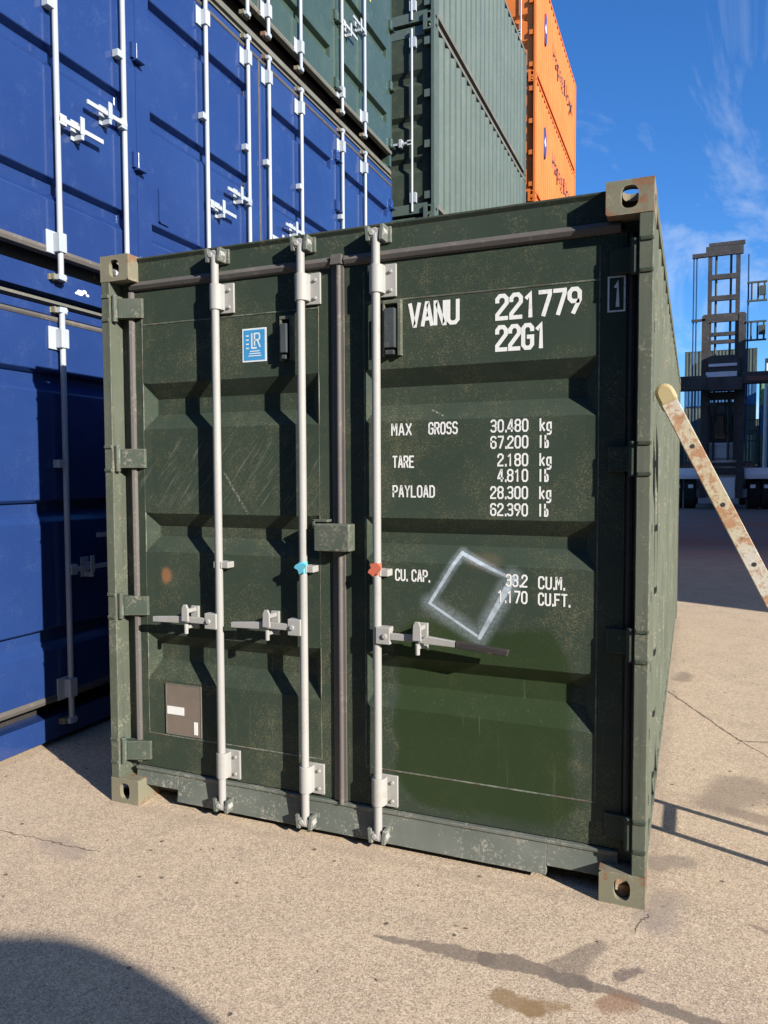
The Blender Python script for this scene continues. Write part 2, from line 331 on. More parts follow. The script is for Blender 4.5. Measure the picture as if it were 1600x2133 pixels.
# ------------------------------------------------------------------ mesh helpers
class MB:
    def __init__(s): s.v = []; s.f = []
    def add(s, vs, fs):
        o = len(s.v); s.v += [tuple(v) for v in vs]; s.f += [tuple(i+o for i in f) for f in fs]; return s
    def box(s, x0, x1, y0, y1, z0, z1):
        vs = [(x, y, z) for x in (x0, x1) for y in (y0, y1) for z in (z0, z1)]
        return s.add(vs, [(0, 1, 3, 2), (4, 6, 7, 5), (0, 4, 5, 1), (2, 3, 7, 6), (0, 2, 6, 4), (1, 5, 7, 3)])
    def tube(s, a, b, r, n=12, r2=None):
        a = Vector(a); b = Vector(b); d = (b-a).normalized()
        u = d.orthogonal().normalized(); w = d.cross(u); r2 = r if r2 is None else r2
        vs = []
        for k in range(n):
            t = 2*math.pi*k/n; e = u*math.cos(t)+w*math.sin(t)
            vs += [a+e*r, b+e*r2]
        fs = [(2*k, 2*((k+1) % n), 2*((k+1) % n)+1, 2*k+1) for k in range(n)]
        fs += [tuple(2*k for k in range(n-1, -1, -1)), tuple(2*k+1 for k in range(n))]
        return s.add(vs, fs)
    def prism(s, poly, axis, t0, t1):          # 2-D outline extruded along an axis
        def P(a, b, t): return {'x': (t, a, b), 'y': (a, t, b), 'z': (a, b, t)}[axis]
        n = len(poly); vs = [P(a, b, t0) for a, b in poly]+[P(a, b, t1) for a, b in poly]
        fs = [(i, (i+1) % n, (i+1) % n+n, i+n) for i in range(n)]
        fs += [tuple(range(n-1, -1, -1)), tuple(range(n, 2*n))]
        return s.add(vs, fs)
    def mesh(s, name, smooth=False):
        me = bpy.data.meshes.new(name); me.from_pydata(s.v, [], s.f); me.validate(); 
        bm = bmesh.new(); bm.from_mesh(me); bmesh.ops.recalc_face_normals(bm, faces=bm.faces)
        bm.to_mesh(me); bm.free()
        if smooth:
            me.polygons.foreach_set('use_smooth', [True]*len(me.polygons))
            me.set_sharp_from_angle(angle=R(40))
        return me
    def build(s, name, mat, parent=None, smooth=False, bevel=0.0):
        return mk(name, s.mesh(name, smooth), mat, parent, bevel)
def mk(name, me, mat, parent=None, bevel=0.0):
    if not me.materials: me.materials.append(mat)
    o = bpy.data.objects.new(name, me); C.objects.link(o)
    if me.materials[0] != mat:
        o.material_slots[0].link = 'OBJECT'; o.material_slots[0].material = mat
    if parent: o.parent = parent
    if bevel:
        b = o.modifiers.new('bevel', 'BEVEL'); b.width = bevel; b.segments = 2; b.limit_method = 'ANGLE'; b.angle_limit = R(40)
        b.harden_normals = False
    return o
def empty(name, loc, rz, label, cat, group=None):
    o = bpy.data.objects.new(name, None); C.objects.link(o); o.empty_display_size = 0.3
    o.location = loc; o.rotation_euler = (0, 0, rz); tag(o, label, cat, group); return o
def tag(o, label=None, cat=None, group=None, kind=None):
    if label: o['label'] = label
    if cat: o['category'] = cat
    if group: o['group'] = group
    if kind: o['kind'] = kind
    return o

def grooved(a, z, D, groove, end=0.04):
    """horizontal-grooved sheet: a = (edge0, panel0, panel1, edge1), z = (bottom, top), groove = [(top, slope end, slope start, bottom)]
    returns verts (a, depth, z) and faces"""
    A = [a[0], a[1], a[1]+end, a[2]-end, a[2], a[3]]
    Z = [z[0]]; inner = set()
    for g in sorted(groove, key=lambda g: g[3]):
        Z += [g[3]]; inner |= {len(Z), len(Z)+1}; Z += [g[2], g[1], g[0]]
    Z.append(z[1])
    vs = [(x, D if (i in (2, 3) and j in inner) else 0.0, zz_) for j, zz_ in enumerate(Z) for i, x in enumerate(A)]
    fs = []
    nA = len(A)
    for j in range(len(Z)-1):
        for i in range(nA-1):
            p = [j*nA+i, j*nA+i+1, (j+1)*nA+i+1, (j+1)*nA+i]
            dd = [vs[k][1] for k in p]; cnt = sum(1 for d_ in dd if d_ > 0)
            if cnt == 1:
                k = next(q for q in range(4) if dd[q] > 0)      # split through the deep corner
                fs += [(p[k], p[(k+1) % 4], p[(k+2) % 4]), (p[k], p[(k+2) % 4], p[(k+3) % 4])]
            else: fs.append(tuple(p))
    return vs, fs, A, Z
def add_sheet(mb, vs, fs, tf): mb.add([tf(*v) for v in vs], fs)

def corrugated(mb, y0, y1, z0, z1, x, D, sgn=1, period=0.28, phase=0.0):
    """vertical-corrugated wall in the plane x; D inwards, sgn=+1 faces +x"""
    pts = []; y = y0; pts.append((y0, 0)); k = y0+phase+0.03
    while k+period < y1-0.02:
        pts += [(k, 0), (k+0.068, D), (k+0.068+0.072, D), (k+0.208, 0)]; k += period
    pts.append((y1, 0))
    vs = []; fs = []
    for yy, d in pts: vs += [(x-sgn*d, yy, z0), (x-sgn*d, yy, z1)]
    for i in range(len(pts)-1): fs.append((2*i, 2*i+2, 2*i+3, 2*i+1))
    mb.add(vs, fs)

def ring_face(mb, w, h, cx, cy, a, b, depth, tf):
    """w x h plate outline with an oval hole and a short inner wall"""
    angs = sorted([2*math.pi*k/20 for k in range(20)]+[math.atan2(sy*h/2, sx*w/2) % (2*math.pi) for sx in (-1, 1) for sy in (-1, 1)])
    vs = []
    for t in angs:
        c_, s_ = math.cos(t), math.sin(t)
        k = min((w/2)/abs(c_) if abs(c_) > 1e-9 else 9e9, (h/2)/abs(s_) if abs(s_) > 1e-9 else 9e9)
        e = (abs(c_)**3+abs(s_)**3)**(-1/3)
        vs += [tf(c_*k, s_*k, 0), tf(c_*a*e, s_*b*e, 0), tf(c_*a*e, s_*b*e, depth)]
    n = len(angs); fs = []
    for i in range(n):
        j = (i+1) % n
        fs += [(3*i, 3*j, 3*j+1, 3*i+1), (3*i+1, 3*j+1, 3*j+2, 3*i+2)]
    mb.add(vs, fs)
_cast = {}
def casting_mesh(sx, sy, sz):
    """corner casting, outer faces on side sx (x), sy (y), sz (z); origin at the outer corner"""
    if (sx, sy, sz) in _cast: return _cast[sx, sy, sz]
    W, L, Hh = 0.162, 0.178, 0.118; mb = MB()
    cx, cy, cz = -sx*W/2, -sy*L/2, -sz*Hh/2
    ring_face(mb, W, Hh, 0, 0, 0.029, 0.039, 0.022, lambda a, b, d: (cx+a, -sy*d, cz+b))           # end face
    ring_face(mb, L, Hh, 0, 0, 0.036, 0.026, 0.022, lambda a, b, d: (-sx*d, cy+a, cz+b))           # side face
    ring_face(mb, W, L, 0, 0, 0.032, 0.060, 0.026, lambda a, b, d: (cx+a, cy+b, -sz*d))            # top / bottom
    X0, Y0, Z0 = -sx*W, -sy*L, -sz*Hh
    mb.add([(X0, 0, 0), (X0, Y0, 0), (X0, Y0, Z0), (X0, 0, Z0)], [(0, 1, 2, 3)])
    mb.add([(0, Y0, 0), (X0, Y0, 0), (X0, Y0, Z0), (0, Y0, Z0)], [(0, 1, 2, 3)])
    mb.add([(0, 0, Z0), (X0, 0, Z0), (X0, Y0, Z0), (0, Y0, Z0)], [(0, 1, 2, 3)])
    me = mb.mesh('corner_casting')
    bm = bmesh.new(); bm.from_mesh(me); bmesh.ops.remove_doubles(bm, verts=bm.verts, dist=1e-5)
    es = [e for e in bm.edges if len(e.link_faces) == 2 and e.calc_face_angle(0) > 1.0 and all(max(abs(v.co.x*sx+0), 0) < 9 for v in e.verts)
          and sum(1 for c_, l_ in ((0, W), (1, L), (2, Hh)) if all(abs(v.co[c_]) < 1e-5 or abs(abs(v.co[c_])-l_) < 1e-5 for v in e.verts)) >= 2]
    bmesh.ops.bevel(bm, geom=es, offset=0.009, segments=2, affect='EDGES', profile=0.5)
    bmesh.ops.recalc_face_normals(bm, faces=bm.faces)
    bm.to_mesh(me); bm.free(); _cast[sx, sy, sz] = me; return me

W_, H_, L_ = 2.438, 2.591, 6.058
def castings(root, mat):
    for sx in (-1, 1):
        for sy in (-1, 1):
            for sz in (-1, 1):
                o = mk('corner_casting', casting_mesh(sx, sy, sz), mat, root)
                o.location = (W_+0.001 if sx > 0 else -0.001, L_ if sy > 0 else 0.0, H_ if sz > 0 else 0.0)

# stroke lettering -----------------------------------------------------------
GL = {
 '0': [[(0,1),(0,5),(.8,6),(2.2,6),(3,5),(3,1),(2.2,0),(.8,0),(0,1)]], '1': [[(.4,4.9),(1.5,5.9),(1.5,0)]],
 '2': [[(0,4.5),(0,5.2),(.8,6),(2.2,6),(3,5.2),(3,4),(0,1),(0,0),(3,0)]],
 '3': [[(0,5.2),(.8,6),(2.2,6),(3,5.2),(3,3.8),(2.2,3.1),(.9,3.1)],[(2.2,3.1),(3,2.4),(3,.8),(2.2,0),(.8,0),(0,.8)]],
 '4': [[(2.3,0),(2.3,6),(1.9,6),(0,1.9),(0,1.5),(3.1,1.5)]],
 '6': [[(3,5.2),(2.2,6),(.8,6),(0,5.2),(0,.8),(.8,0),(2.2,0),(3,.8),(3,2.6),(2.2,3.4),(0,3.4)]],
 '7': [[(0,6),(3,6),(3,5.2),(1.1,0)]],
 '8': [[(.8,3.2),(0,4),(0,5.2),(.8,6),(2.2,6),(3,5.2),(3,4),(2.2,3.2),(.8,3.2)],[(.8,3.2),(0,2.4),(0,.8),(.8,0),(2.2,0),(3,.8),(3,2.4),(2.2,3.2)]],
 '9': [[(2.5,2.9),(.8,2.9),(0,3.7),(0,5.2),(.8,6),(2.2,6),(3,5.2),(3,3.2),(1.2,0)]],
 'V': [[(0,6),(1.35,0),(1.65,0),(3,6)]], 'A': [[(0,0),(1.3,6),(1.7,6),(3,0)],[(.5,1.7),(2.5,1.7)]],
 'N': [[(0,0),(0,6),(.4,6),(2.6,0),(3,0),(3,6)]], 'U': [[(0,6),(0,.8),(.8,0),(2.2,0),(3,.8),(3,6)]],
 'G': [[(3,4.7),(3,5.2),(2.2,6),(.8,6),(0,5.2),(0,.8),(.8,0),(2.2,0),(3,.8),(3,2.9),(1.7,2.9)]],
 'M': [[(0,0),(0,6),(.3,6),(1.5,2.4),(2.7,6),(3,6),(3,0)]], 'X': [[(0,6),(3,0)],[(3,6),(0,0)]],
 'R': [[(0,0),(0,6),(2.2,6),(3,5.2),(3,3.8),(2.2,3),(0,3)],[(1.6,3),(3,0)]],
 'O': [[(0,1),(0,5),(.8,6),(2.2,6),(3,5),(3,1),(2.2,0),(.8,0),(0,1)]],
 'S': [[(3,5.2),(2.2,6),(.8,6),(0,5.2),(0,3.9),(.8,3.1),(2.2,3.1),(3,2.3),(3,.8),(2.2,0),(.8,0),(0,.8)]],
 'T': [[(0,6),(3,6)],[(1.5,6),(1.5,0)]], 'E': [[(3,6),(0,6),(0,0),(3,0)],[(0,3.1),(2.4,3.1)]],
 'P': [[(0,0),(0,6),(2.2,6),(3,5.2),(3,3.6),(2.2,2.8),(0,2.8)]], 'Y': [[(0,6),(1.5,3),(3,6)],[(1.5,3),(1.5,0)]],
 'L': [[(0,6),(0,0),(3,0)]], 'D': [[(0,0),(0,6),(2,6),(3,5),(3,1),(2,0),(0,0)]],
 'C': [[(3,4.7),(3,5.2),(2.2,6),(.8,6),(0,5.2),(0,.8),(.8,0),(2.2,0),(3,.8),(3,1.4)]],
 'F': [[(3,6),(0,6),(0,0)],[(0,3.1),(2.4,3.1)]], 'I': [[(1.5,6),(1.5,0)]],
 'k': [[(0,6),(0,0)],[(2.6,4),(0,1.7)],[(.9,2.4),(2.7,0)]],
 'g': [[(2.6,.4),(1.9,0),(.8,0),(.1,.7),(.1,3.2),(.8,4),(2.6,4),(2.6,-1.2),(1.9,-1.9),(.3,-1.9)]],
 'l': [[(.3,6),(.3,0)]], 'b': [[(0,6),(0,0),(1.8,0),(2.4,.7),(2.4,2.6),(1.8,3.3),(0,3.3)]], '.': [[(.5,-.25),(.5,.55)]]}
def ribbon(mb, pts, w, tf, lift):
    P = [Vector(p) for p in pts]; n = len(P); closed = (P[0]-P[-1]).length < 1e-6
    if closed: P = P[:-1]; n -= 1
    L, Rr = [], []
    for i in range(n):
        pv = P[i-1] if (i > 0 or closed) else None; nx = P[(i+1) % n] if (i < n-1 or closed) else None
        d1 = (P[i]-pv).normalized() if pv is not None else None; d2 = (nx-P[i]).normalized() if nx is not None else None
        d1 = d1 if d1 is not None else d2; d2 = d2 if d2 is not None else d1
        n1 = Vector((-d1.y, d1.x)); n2 = Vector((-d2.y, d2.x)); mvec = (n1+n2)
        mvec = mvec.normalized() if mvec.length > 1e-3 else n1
        k = min(1.6, 1/max(0.3, mvec.dot(n1)))
        q = P[i].copy()
        if pv is None: q = q-d2*w*0.35
        if nx is None: q = q+d1*w*0.35
        L.append(q+mvec*w*k/2); Rr.append(q-mvec*w*k/2)
    vs = [tf(v.x, v.y, lift) for v in L]+[tf(v.x, v.y, lift) for v in Rr]
    fs = [(i, (i+1) % n, n+(i+1) % n, n+i) for i in range(n if closed else n-1)]
    mb.add(vs, fs)
def lettering(text, x0, z0, x1, h, mat, parent, y=0.0745, stroke=0.92, adv=4.6, right=False, wide=None, tf=None):
    sc_ = h/(6+stroke); wpad = stroke*sc_/2; z0 += wpad; x0 += wpad; x1 -= wpad
    mb = MB(); pos = []; t = 0
    for ch in text:
        if ch == ' ': t += 3.0; continue
        if ch == '.': pos.append((ch, t-0.2)); t += 1.6; continue
        pos.append((ch, t)); t += adv
    tot = t-(adv-3) if text[-1] != '.' else t-0.6
    xs = (x1-x0)/tot
    for gi, (ch, tt) in enumerate(pos):
        for k, st in enumerate(GL[ch]):
            ribbon(mb, [((px+tt)*xs, py*sc_) for px, py in st], stroke*sc_, (tf or (lambda a, b, l: (x0+a, y-l, z0+b))), 0.0006+0.0003*k)
    o = mb.build('lettering', mat, parent); return o

# ------------------------------------------------------------------ shared container shell
def shell(root, wall, post, railmat, castmat, front=True):
    castings(root, castmat)
    key = 'shell'
    S = shell.cache
    if not S:
        mb = MB(); corrugated(mb, 0.165, L_-0.165, 0.16, 2.535, W_-0.004, 0.036, 1); S['sw_r'] = mb.mesh('side_wall')
        mb = MB(); corrugated(mb, 0.165, L_-0.165, 0.16, 2.535, 0.004, 0.036, -1); S['sw_l'] = mb.mesh('side_wall')
        mb = MB(); vs = []; fs = []
        pts = []; k = 0.22; pts.append((0.176, 0))
        while k+0.21 < L_-0.2:
            pts += [(k, 0), (k+0.02, -0.02), (k+0.11, -0.02), (k+0.13, 0)]; k += 0.21
        pts.append((L_-0.18, 0))
        for y, d in pts: vs += [(0.06, y, 2.575+d), (W_-0.06, y, 2.575+d)]
        mb.add(vs, [(2*i, 2*i+1, 2*i+3, 2*i+2) for i in range(len(pts)-1)]); S['roof'] = mb.mesh('roof')
        mb = MB(); pts = []; k = 0.2; pts.append((0.11, 0))
        while k+0.25 < W_-0.11:
            pts += [(k, 0), (k+0.018, -0.045), (k+0.13, -0.045), (k+0.148, 0)]; k += 0.25
        pts.append((W_-0.11, 0)); vs = []
        for x, d in pts: vs += [(x, L_-0.02+d, 0.15), (x, L_-0.02+d, 2.5)]
        mb.add(vs, [(2*i, 2*i+2, 2*i+3, 2*i+1) for i in range(len(pts)-1)]); S['end'] = mb.mesh('end_wall')
        for sx in (0, 1):
            X = lambda v: W_-v if sx else v
            mb = MB()
            mb.prism([(X(0), 0.002), (X(0), 0.165), (X(0.006), 0.165), (X(0.006), 0.098), (X(0.105), 0.098), (X(0.105), 0.090), (X(0.048), 0.090), (X(0.048), 0.002)], 'z', 0.118, 2.473)
            S['post_f%d' % sx] = mb.mesh('corner_post')
            mb = MB(); mb.prism([(X(0), L_-0.002), (X(0), L_-0.165), (X(0.008), L_-0.165), (X(0.008), L_-0.06), (X(0.11), L_-0.06), (X(0.11), L_-0.002)], 'z', 0.118, 2.473)
            S['post_b%d' % sx] = mb.mesh('corner_post')
            mb = MB(); mb.box(min(X(0.0), X(0.06)), max(X(0.0), X(0.06)), 0.178, L_-0.178, 2.531, 2.587); S['tr%d' % sx] = mb.mesh('top_side_rail')
            mb = MB(); mb.prism([(X(0.002), 0.105), (X(0.002), 0.165), (X(0.03), 0.165), (X(0.10), 0.105)], 'y', 0.178, L_-0.178); mb.prism([(X(0.085), 0.03), (X(0.085), 0.104), (X(0.10), 0.104), (X(0.10), 0.03)], 'y', 0.178, L_-0.178)
            S['br%d' % sx] = mb.mesh('bottom_side_rail')
        mb = MB(); mb.box(0.162, W_-0.162, L_-0.06, L_-0.004, 2.48, 2.585); mb.box(0.162, W_-0.162, L_-0.06, L_-0.004, 0.02, 0.155); S['er'] = mb.mesh('end_rail')
        mb = MB(); mb.box(0.032, W_-0.032, 0.18, L_-0.07, 0.13, 0.158); S['floor'] = mb.mesh('floor')
    mk('side_wall', S['sw_r'], wall, root); mk('side_wall', S['sw_l'], wall, root)
    mk('roof', S['roof'], wall, root); mk('end_wall', S['end'], wall, root); mk('floor', S['floor'], M['dark'], root)
    for sx in (0, 1):
        mk('corner_post', S['post_f%d' % sx], post, root, 0.003); mk('corner_post', S['post_b%d' % sx], post, root)
        mk('top_side_rail', S['tr%d' % sx], railmat, root); mk('bottom_side_rail', S['br%d' % sx], railmat, root)
    mk('end_rail', S['er'], post, root)
shell.cache = {}

def rod_set(parent, x, matr, mats, bracket_side=1, clampmat=None, yy=0.03, zb=0.06, zt=2.535, full=True):
    """a lock rod in a door: rod, cams, keepers, guide brackets and a clamp"""
    mb = MB(); mb.tube((x, yy, zb), (x, yy, zt), 0.0175, 16); mb.build('lock_rod', matr, parent, smooth=True)
    if not full: return
    for zc, s in ((zt+0.0, 1), (zb+0.01, -1)):
        mb = MB()                                        # cam: a hooked fork at the rod end
        mb.prism([(x-0.028, zc-0.018), (x+0.030, zc-0.022), (x+0.048, zc-0.004), (x+0.040, zc+0.018), (x+0.018, zc+0.010), (x+0.006, zc+0.022), (x-0.026, zc+0.018)], 'y', yy-0.014, yy+0.018)
        mb.tube((x-0.012, yy-0.020, zc), (x-0.012, yy+0.02, zc), 0.012, 10)
        mb.build('cam', mats, parent, smooth=True, bevel=0.003)
        mb = MB()                                        # keeper welded on header / sill
        for k in (-1, 1): mb.prism([(x+0.028*k-0.009, zc-0.03), (x+0.028*k+0.009, zc-0.03), (x+0.034*k+0.009, zc+0.03), (x+0.034*k-0.009, zc+0.03)], 'y', 0.012, 0.072)
        mb.box(x-0.045, x+0.055, 0.058, 0.0715, zc-0.032, zc+0.032)
        mb.build('cam_keeper', M['sill'], parent, bevel=0.003)
    for z0, z1 in ((2.288, 2.418), (0.185, 0.318)):      # guide brackets with bolted flange
        a, b = (x-0.030, x+0.075) if bracket_side > 0 else (x-0.075, x+0.030)
        mb = MB()
        mb.box(a+0.004, b, 0.062, 0.0735, z0, z1)
        n = 8; pr = []
        for k in range(n+1):
            t = math.pi*k/n; pr.append((x-0.030*math.cos(t), yy+0.012-0.034*math.sin(t)))
        pr = [(x-0.030, 0.062)]+pr+[(x+0.030, 0.062)]
        mb.prism(pr, 'z', z0+0.012, z1-0.006)
        for zc in (z0+0.025, z1-0.03): 
            mb.tube((x+bracket_side*0.052, 0.054, zc), (x+bracket_side*0.052, 0.064, zc), 0.008, 8)
        mb.build('rod_bracket', matr, parent, smooth=True, bevel=0.002)
    mb = MB(); mb.box(x-0.022, x+0.022, yy-0.012, 0.0735, 1.155, 1.185); mb.box(x+0.012, x+0.052, 0.022, 0.0735, 1.156, 1.184)
    mb.build('rod_clamp', matr, parent, bevel=0.003)

def handle(parent, x, d, z, mat, length=0.36, catch=0.15, grip=None, y0=0.0):
    """door handle from the rod at x towards direction d, lying flat with hub, arm and catch"""
    mb = MB()
    mb.box(min(x, x+d*0.062), max(x, x+d*0.062), 0.004, 0.048, z-0.034, z+0.036)          # hub
    mb.tube((x+d*0.04, -0.004, z), (x+d*0.04, 0.05, z), 0.011, 10)
    mb.box(min(x+d*0.06, x+d*(catch+0.03)), max(x+d*0.06, x+d*(catch+0.03)), 0.006, 0.020, z-0.014, z+0.014)
    e = length-0.005 if grip is None else grip
    mb.prism([(x+d*(catch+0.0), z-0.012), (x+d*(catch+0.03), z-0.016), (x+d*e, z-0.014-0.006), (x+d*e, z+0.010-0.006), (x+d*(catch+0.03), z+0.016)], 'y', -0.004, 0.014)
    mb.build('rod_handle', mat, parent, bevel=0.003)
    if grip is not None:
        mb = MB(); mb.prism([(x+d*grip, z-0.022), (x+d*length, z-0.038), (x+d*(length+0.006), z-0.012), (x+d*grip, z+0.006)], 'y', -0.006, 0.016)
        mb.build('handle_grip', M['dark'], parent, bevel=0.004)
    cx_ = x+d*catch; mb = MB()                                                             # catch and retainer
    mb.box(cx_-0.020, cx_+0.020, 0.058, 0.0735, z-0.05, z+0.055)
    mb.prism([(cx_-0.018, z-0.004), (cx_+0.018, z-0.004), (cx_+0.016, z+0.055), (cx_+0.008, z+0.072), (cx_-0.008, z+0.072), (cx_-0.016, z+0.055)], 'y', -0.016, -0.004)
    mb.box(cx_-0.010, cx_+0.010, -0.010, 0.060, z+0.032, z+0.050)
    mb.tube((cx_, -0.004, z-0.062), (cx_, -0.004, z-0.018), 0.010, 8); mb.box(cx_-0.008, cx_+0.008, -0.002, 0.06, z-0.040, z-0.026)
    mb.build('handle_catch', mat, parent, bevel=0.002)

GROOVES = [(2.00, 1.93, 1.857, 1.788), (1.393, 1.33, 1.283, 1.212), (0.820, 0.762, 0.690, 0.600)]
DOORS = {}
def door_mesh(key, a):
    if key in DOORS: return DOORS[key]
    vs, fs, A, Z = grooved(a, (0.172, 2.445), 0.048, GROOVES, 0.048)
    mb = MB(); add_sheet(mb, vs, fs, lambda p, d, z: (p, 0.075+d, z))
    x0, x1 = a[0], a[3]; n = len(A)                                     # rim returning inwards
    nz = len(Z); rim = [j*n for j in range(nz)]; rim2 = [j*n+n-1 for j in range(nz)]
    for (xx, idx) in ((x0, 0), (x1, 1)):
        mb.add([(xx, 0.075, 0.172), (xx, 0.075, 2.445), (xx, 0.127, 2.445), (xx, 0.127, 0.172)], [(0, 1, 2, 3)])
    for zz_ in (0.172, 2.445): mb.add([(x0, 0.075, zz_), (x1, 0.075, zz_), (x1, 0.127, zz_), (x0, 0.127, zz_)], [(0, 1, 2, 3)])
    mb.add([(x0, 0.127, 0.172), (x1, 0.127, 0.172), (x1, 0.127, 2.445), (x0, 0.127, 2.445)], [(0, 1, 2, 3)])
    me = mb.mesh('door'); DOORS[key] = me; return me

# ------------------------------------------------------------------ ground
mb = MB(); S_ = 600
mb.add([(-S_, -S_, 0), (S_, -S_, 0), (S_, S_, 0), (-S_, S_, 0)], [(0, 1, 2, 3)])
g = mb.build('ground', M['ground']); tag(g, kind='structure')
# loose grit that lies on the slab
mb = MB()
rg = random.Random(3)
for _ in range(420):
    x = rg.uniform(-0.8, 4.2); y = rg.uniform(-1.4, 5)
    if 0 < x < 2.44 and y > -0.03: continue
    s = rg.choice((0.0018, 0.0025, 0.0025, 0.0035, 0.005)); a = rg.random()*6
    vs = []
    for k in range(5):
        t = a+k*1.2566; vs.append((x+math.cos(t)*s*rg.uniform(.7, 1.2), y+math.sin(t)*s*rg.uniform(.7, 1.2), 0.0))
    vs.append((x, y, s*1.1))
    mb.add(vs, [(k, (k+1) % 5, 5) for k in range(5)])
gr = mb.build('grit', paint('grit_stone', (0.09, 0.07, 0.055), (0.2, 0.16, 0.12), rough=0.9)); tag(gr, 'small dark stone chips scattered over the sunlit concrete', 'grit', kind='stuff')

# ------------------------------------------------------------------ the main container
main = empty('shipping_container', (0, 0, 0), 0, 'dark green shipping container in front with three white lock rods and a sprayed diamond', 'shipping container', 'shipping containers in the yard')
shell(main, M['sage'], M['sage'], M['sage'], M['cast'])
# header with its sloping top lip
mb = MB(); mb.prism([(0.068, 2.452), (0.068, 2.560), (0.058, 2.575), (0.058, 2.583), (0.175, 2.583), (0.175, 2.452)], 'x', 0.163, W_-0.163)
mb.build('header', M['green'], main, bevel=0.003)
# sill with fork notches at both ends
mb = MB()
def sill_part(x0, x1, zb):
    yb_ = 0.052+(zb-0.03)*0.10
    mb.prism([(0.066, 0.150), (0.058, 0.154), (0.058, 0.166), (0.120, 0.166), (0.120, 0.150), (0.078, 0.150), (0.078, zb), (yb_, zb)], 'x', x0, x1)
sill_part(0.101, 0.345, 0.085); sill_part(0.3455, 2.075, 0.030); sill_part(2.0755, 2.337, 0.066)
o_ = mb.build('sill', M['sill'], main, bevel=0.002)
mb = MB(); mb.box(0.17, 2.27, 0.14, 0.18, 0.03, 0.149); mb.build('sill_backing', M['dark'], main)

dl = mk('door', door_mesh('L', (0.105, 0.172, 1.103, 1.166)), M['door'], main, 0.004); dl['label'] = 'left door leaf with two rods, blue sticker and data plate'
dr_ = mk('door', door_mesh('R', (1.226, 1.312, 2.255, 2.346)), M['door'], main, 0.004); dr_['label'] = 'right door leaf with white lettering, one rod and sprayed diamond'
# gaskets: horizontal top, verticals and the centre seal
def gasket(x0, x1, z0, z1, parent, r=0.020, y=0.072):
    mb = MB()
    if x1-x0 > z1-z0:
        zc = (z0+z1)/2; pr = [(y, z0), (y-r*0.55, z0+0.006), (y-r, zc), (y-r*0.55, z1-0.006), (y, z1), (y+0.02, z1), (y+0.02, z0)]
        mb.prism(pr, 'x', x0, x1)
    else:
        xc = (x0+x1)/2; pr = [(x0, y), (x0+0.004, y-r*0.6), (xc, y-r), (x1-0.004, y-r*0.6), (x1, y), (x1, y+0.02), (x0, y+0.02)]
        mb.prism(pr, 'z', z0, z1)
    return mb.build('gasket', M['rubber'], parent, bevel=0.002)
gasket(0.112, 1.164, 2.434, 2.478, dl); gasket(1.228, 2.325, 2.434, 2.478, dr_)
gasket(0.098, 0.132, 0.19, 2.43, dl, 0.016, 0.070); o_ = gasket(2.350, 2.376, 0.19, 2.43, dr_, 0.006, 0.080); o_.data.materials[0] = M['dark']  # right gasket coloured near black to deepen the post's shade
mb = MB()
mb.box(1.168, 1.224, 0.066, 0.10, 0.17, 2.44)
mb.tube((1.204, 0.060, 0.16), (1.204, 0.060, 2.475), 0.011, 10)
mb.prism([(1.172, 2.44), (1.178, 2.48), (1.222, 2.48), (1.222, 2.44)], 'y', 0.045, 0.08)
mb.build('gasket', M['rubber'], dr_, smooth=True)['label'] = 'vertical rubber seal between the two doors'
# weld beads and stiffener line on panels
for d_, a, b in ((dl, 0.175, 1.10), (dr_, 1.315, 2.25)):
    for z_ in (2.275, 0.335):
        mb = MB(); mb.tube((a, 0.0755, z_), (b, 0.0755, z_), 0.0035, 6); mb.build('weld_bead', M['hinge'], d_)
    mb = MB(); xx = a if d_ is dl else b
    for x_ in (a-0.002, b+0.002):
        mb = MB(); mb.tube((x_, 0.0755, 0.335), (x_, 0.0755, 2.40), 0.003, 6); mb.build('panel_edge', M['hinge'], d_)

rod_set(dl, 0.615, M['white'], M['white']); rod_set(dl, 1.043, M['white'], M['white']); rod_set(dr_, 1.385, M['white'], M['white'])
handle(dl, 0.612, -1, 0.914, M['white'], 0.35, 0.155)
handle(dl, 1.040, -1, 0.918, M['white'], 0.35, 0.157)
handle(dr_, 1.388, 1, 0.915, M['white'], 0.545, 0.185, grip=0.34)
# spray marks round two clamps
def blob(name, x, z, mat, parent, seed):
    rr = random.Random(seed); mb = MB(); n = 14; pr = []
    for k in range(n):
        t = 2*math.pi*k/n; q = rr.uniform(0.016, 0.034); pr.append((x+math.cos(t)*q*1.0, z+math.sin(t)*q*0.9))
    mb.prism(pr, 'y', 0.004, 0.0095); 
    mb.tube((x, 0.03, z-0.024), (x, 0.03, z+0.026), 0.0195, 14)
    mb.build(name, mat, parent)
blob('paint_splash', 1.043, 1.176, M['cyan'], dl, 1)
blob('paint_splash', 1.385, 1.184, M['red'], dr_, 5)

# hinges: lug on the post, blade over the door frame, pin
def hinges(parent, side, zs, mat, post=True):
    X = (lambda v: v) if side < 0 else (lambda v: W_-v)
    for z in zs:
        mb = MB()
        ya_ = 0.0 if side < 0 else 0.034
        mb.prism([(X(0.040), 0.012+ya_*0.8), (X(0.085), 0.022+ya_), (X(0.185 if side < 0 else 0.150), 0.062), (X(0.187 if side < 0 else 0.152), 0.074), (X(0.075), 0.074), (X(0.040), 0.05)], 'z', z-0.045, z+0.045)
        mb.tube((X(0.062), 0.020, z-0.062), (X(0.062), 0.020, z+0.062), 0.013, 10)
        mb.box(min(X(0.0), X(0.045)), max(X(0.0), X(0.045)), -0.004, 0.030, z+0.047, z+0.062)
        mb.box(min(X(0.0), X(0.045)), max(X(0.0), X(0.045)), -0.004, 0.030, z-0.062, z-0.047)
        mb.build('hinge', mat, parent, bevel=0.003)
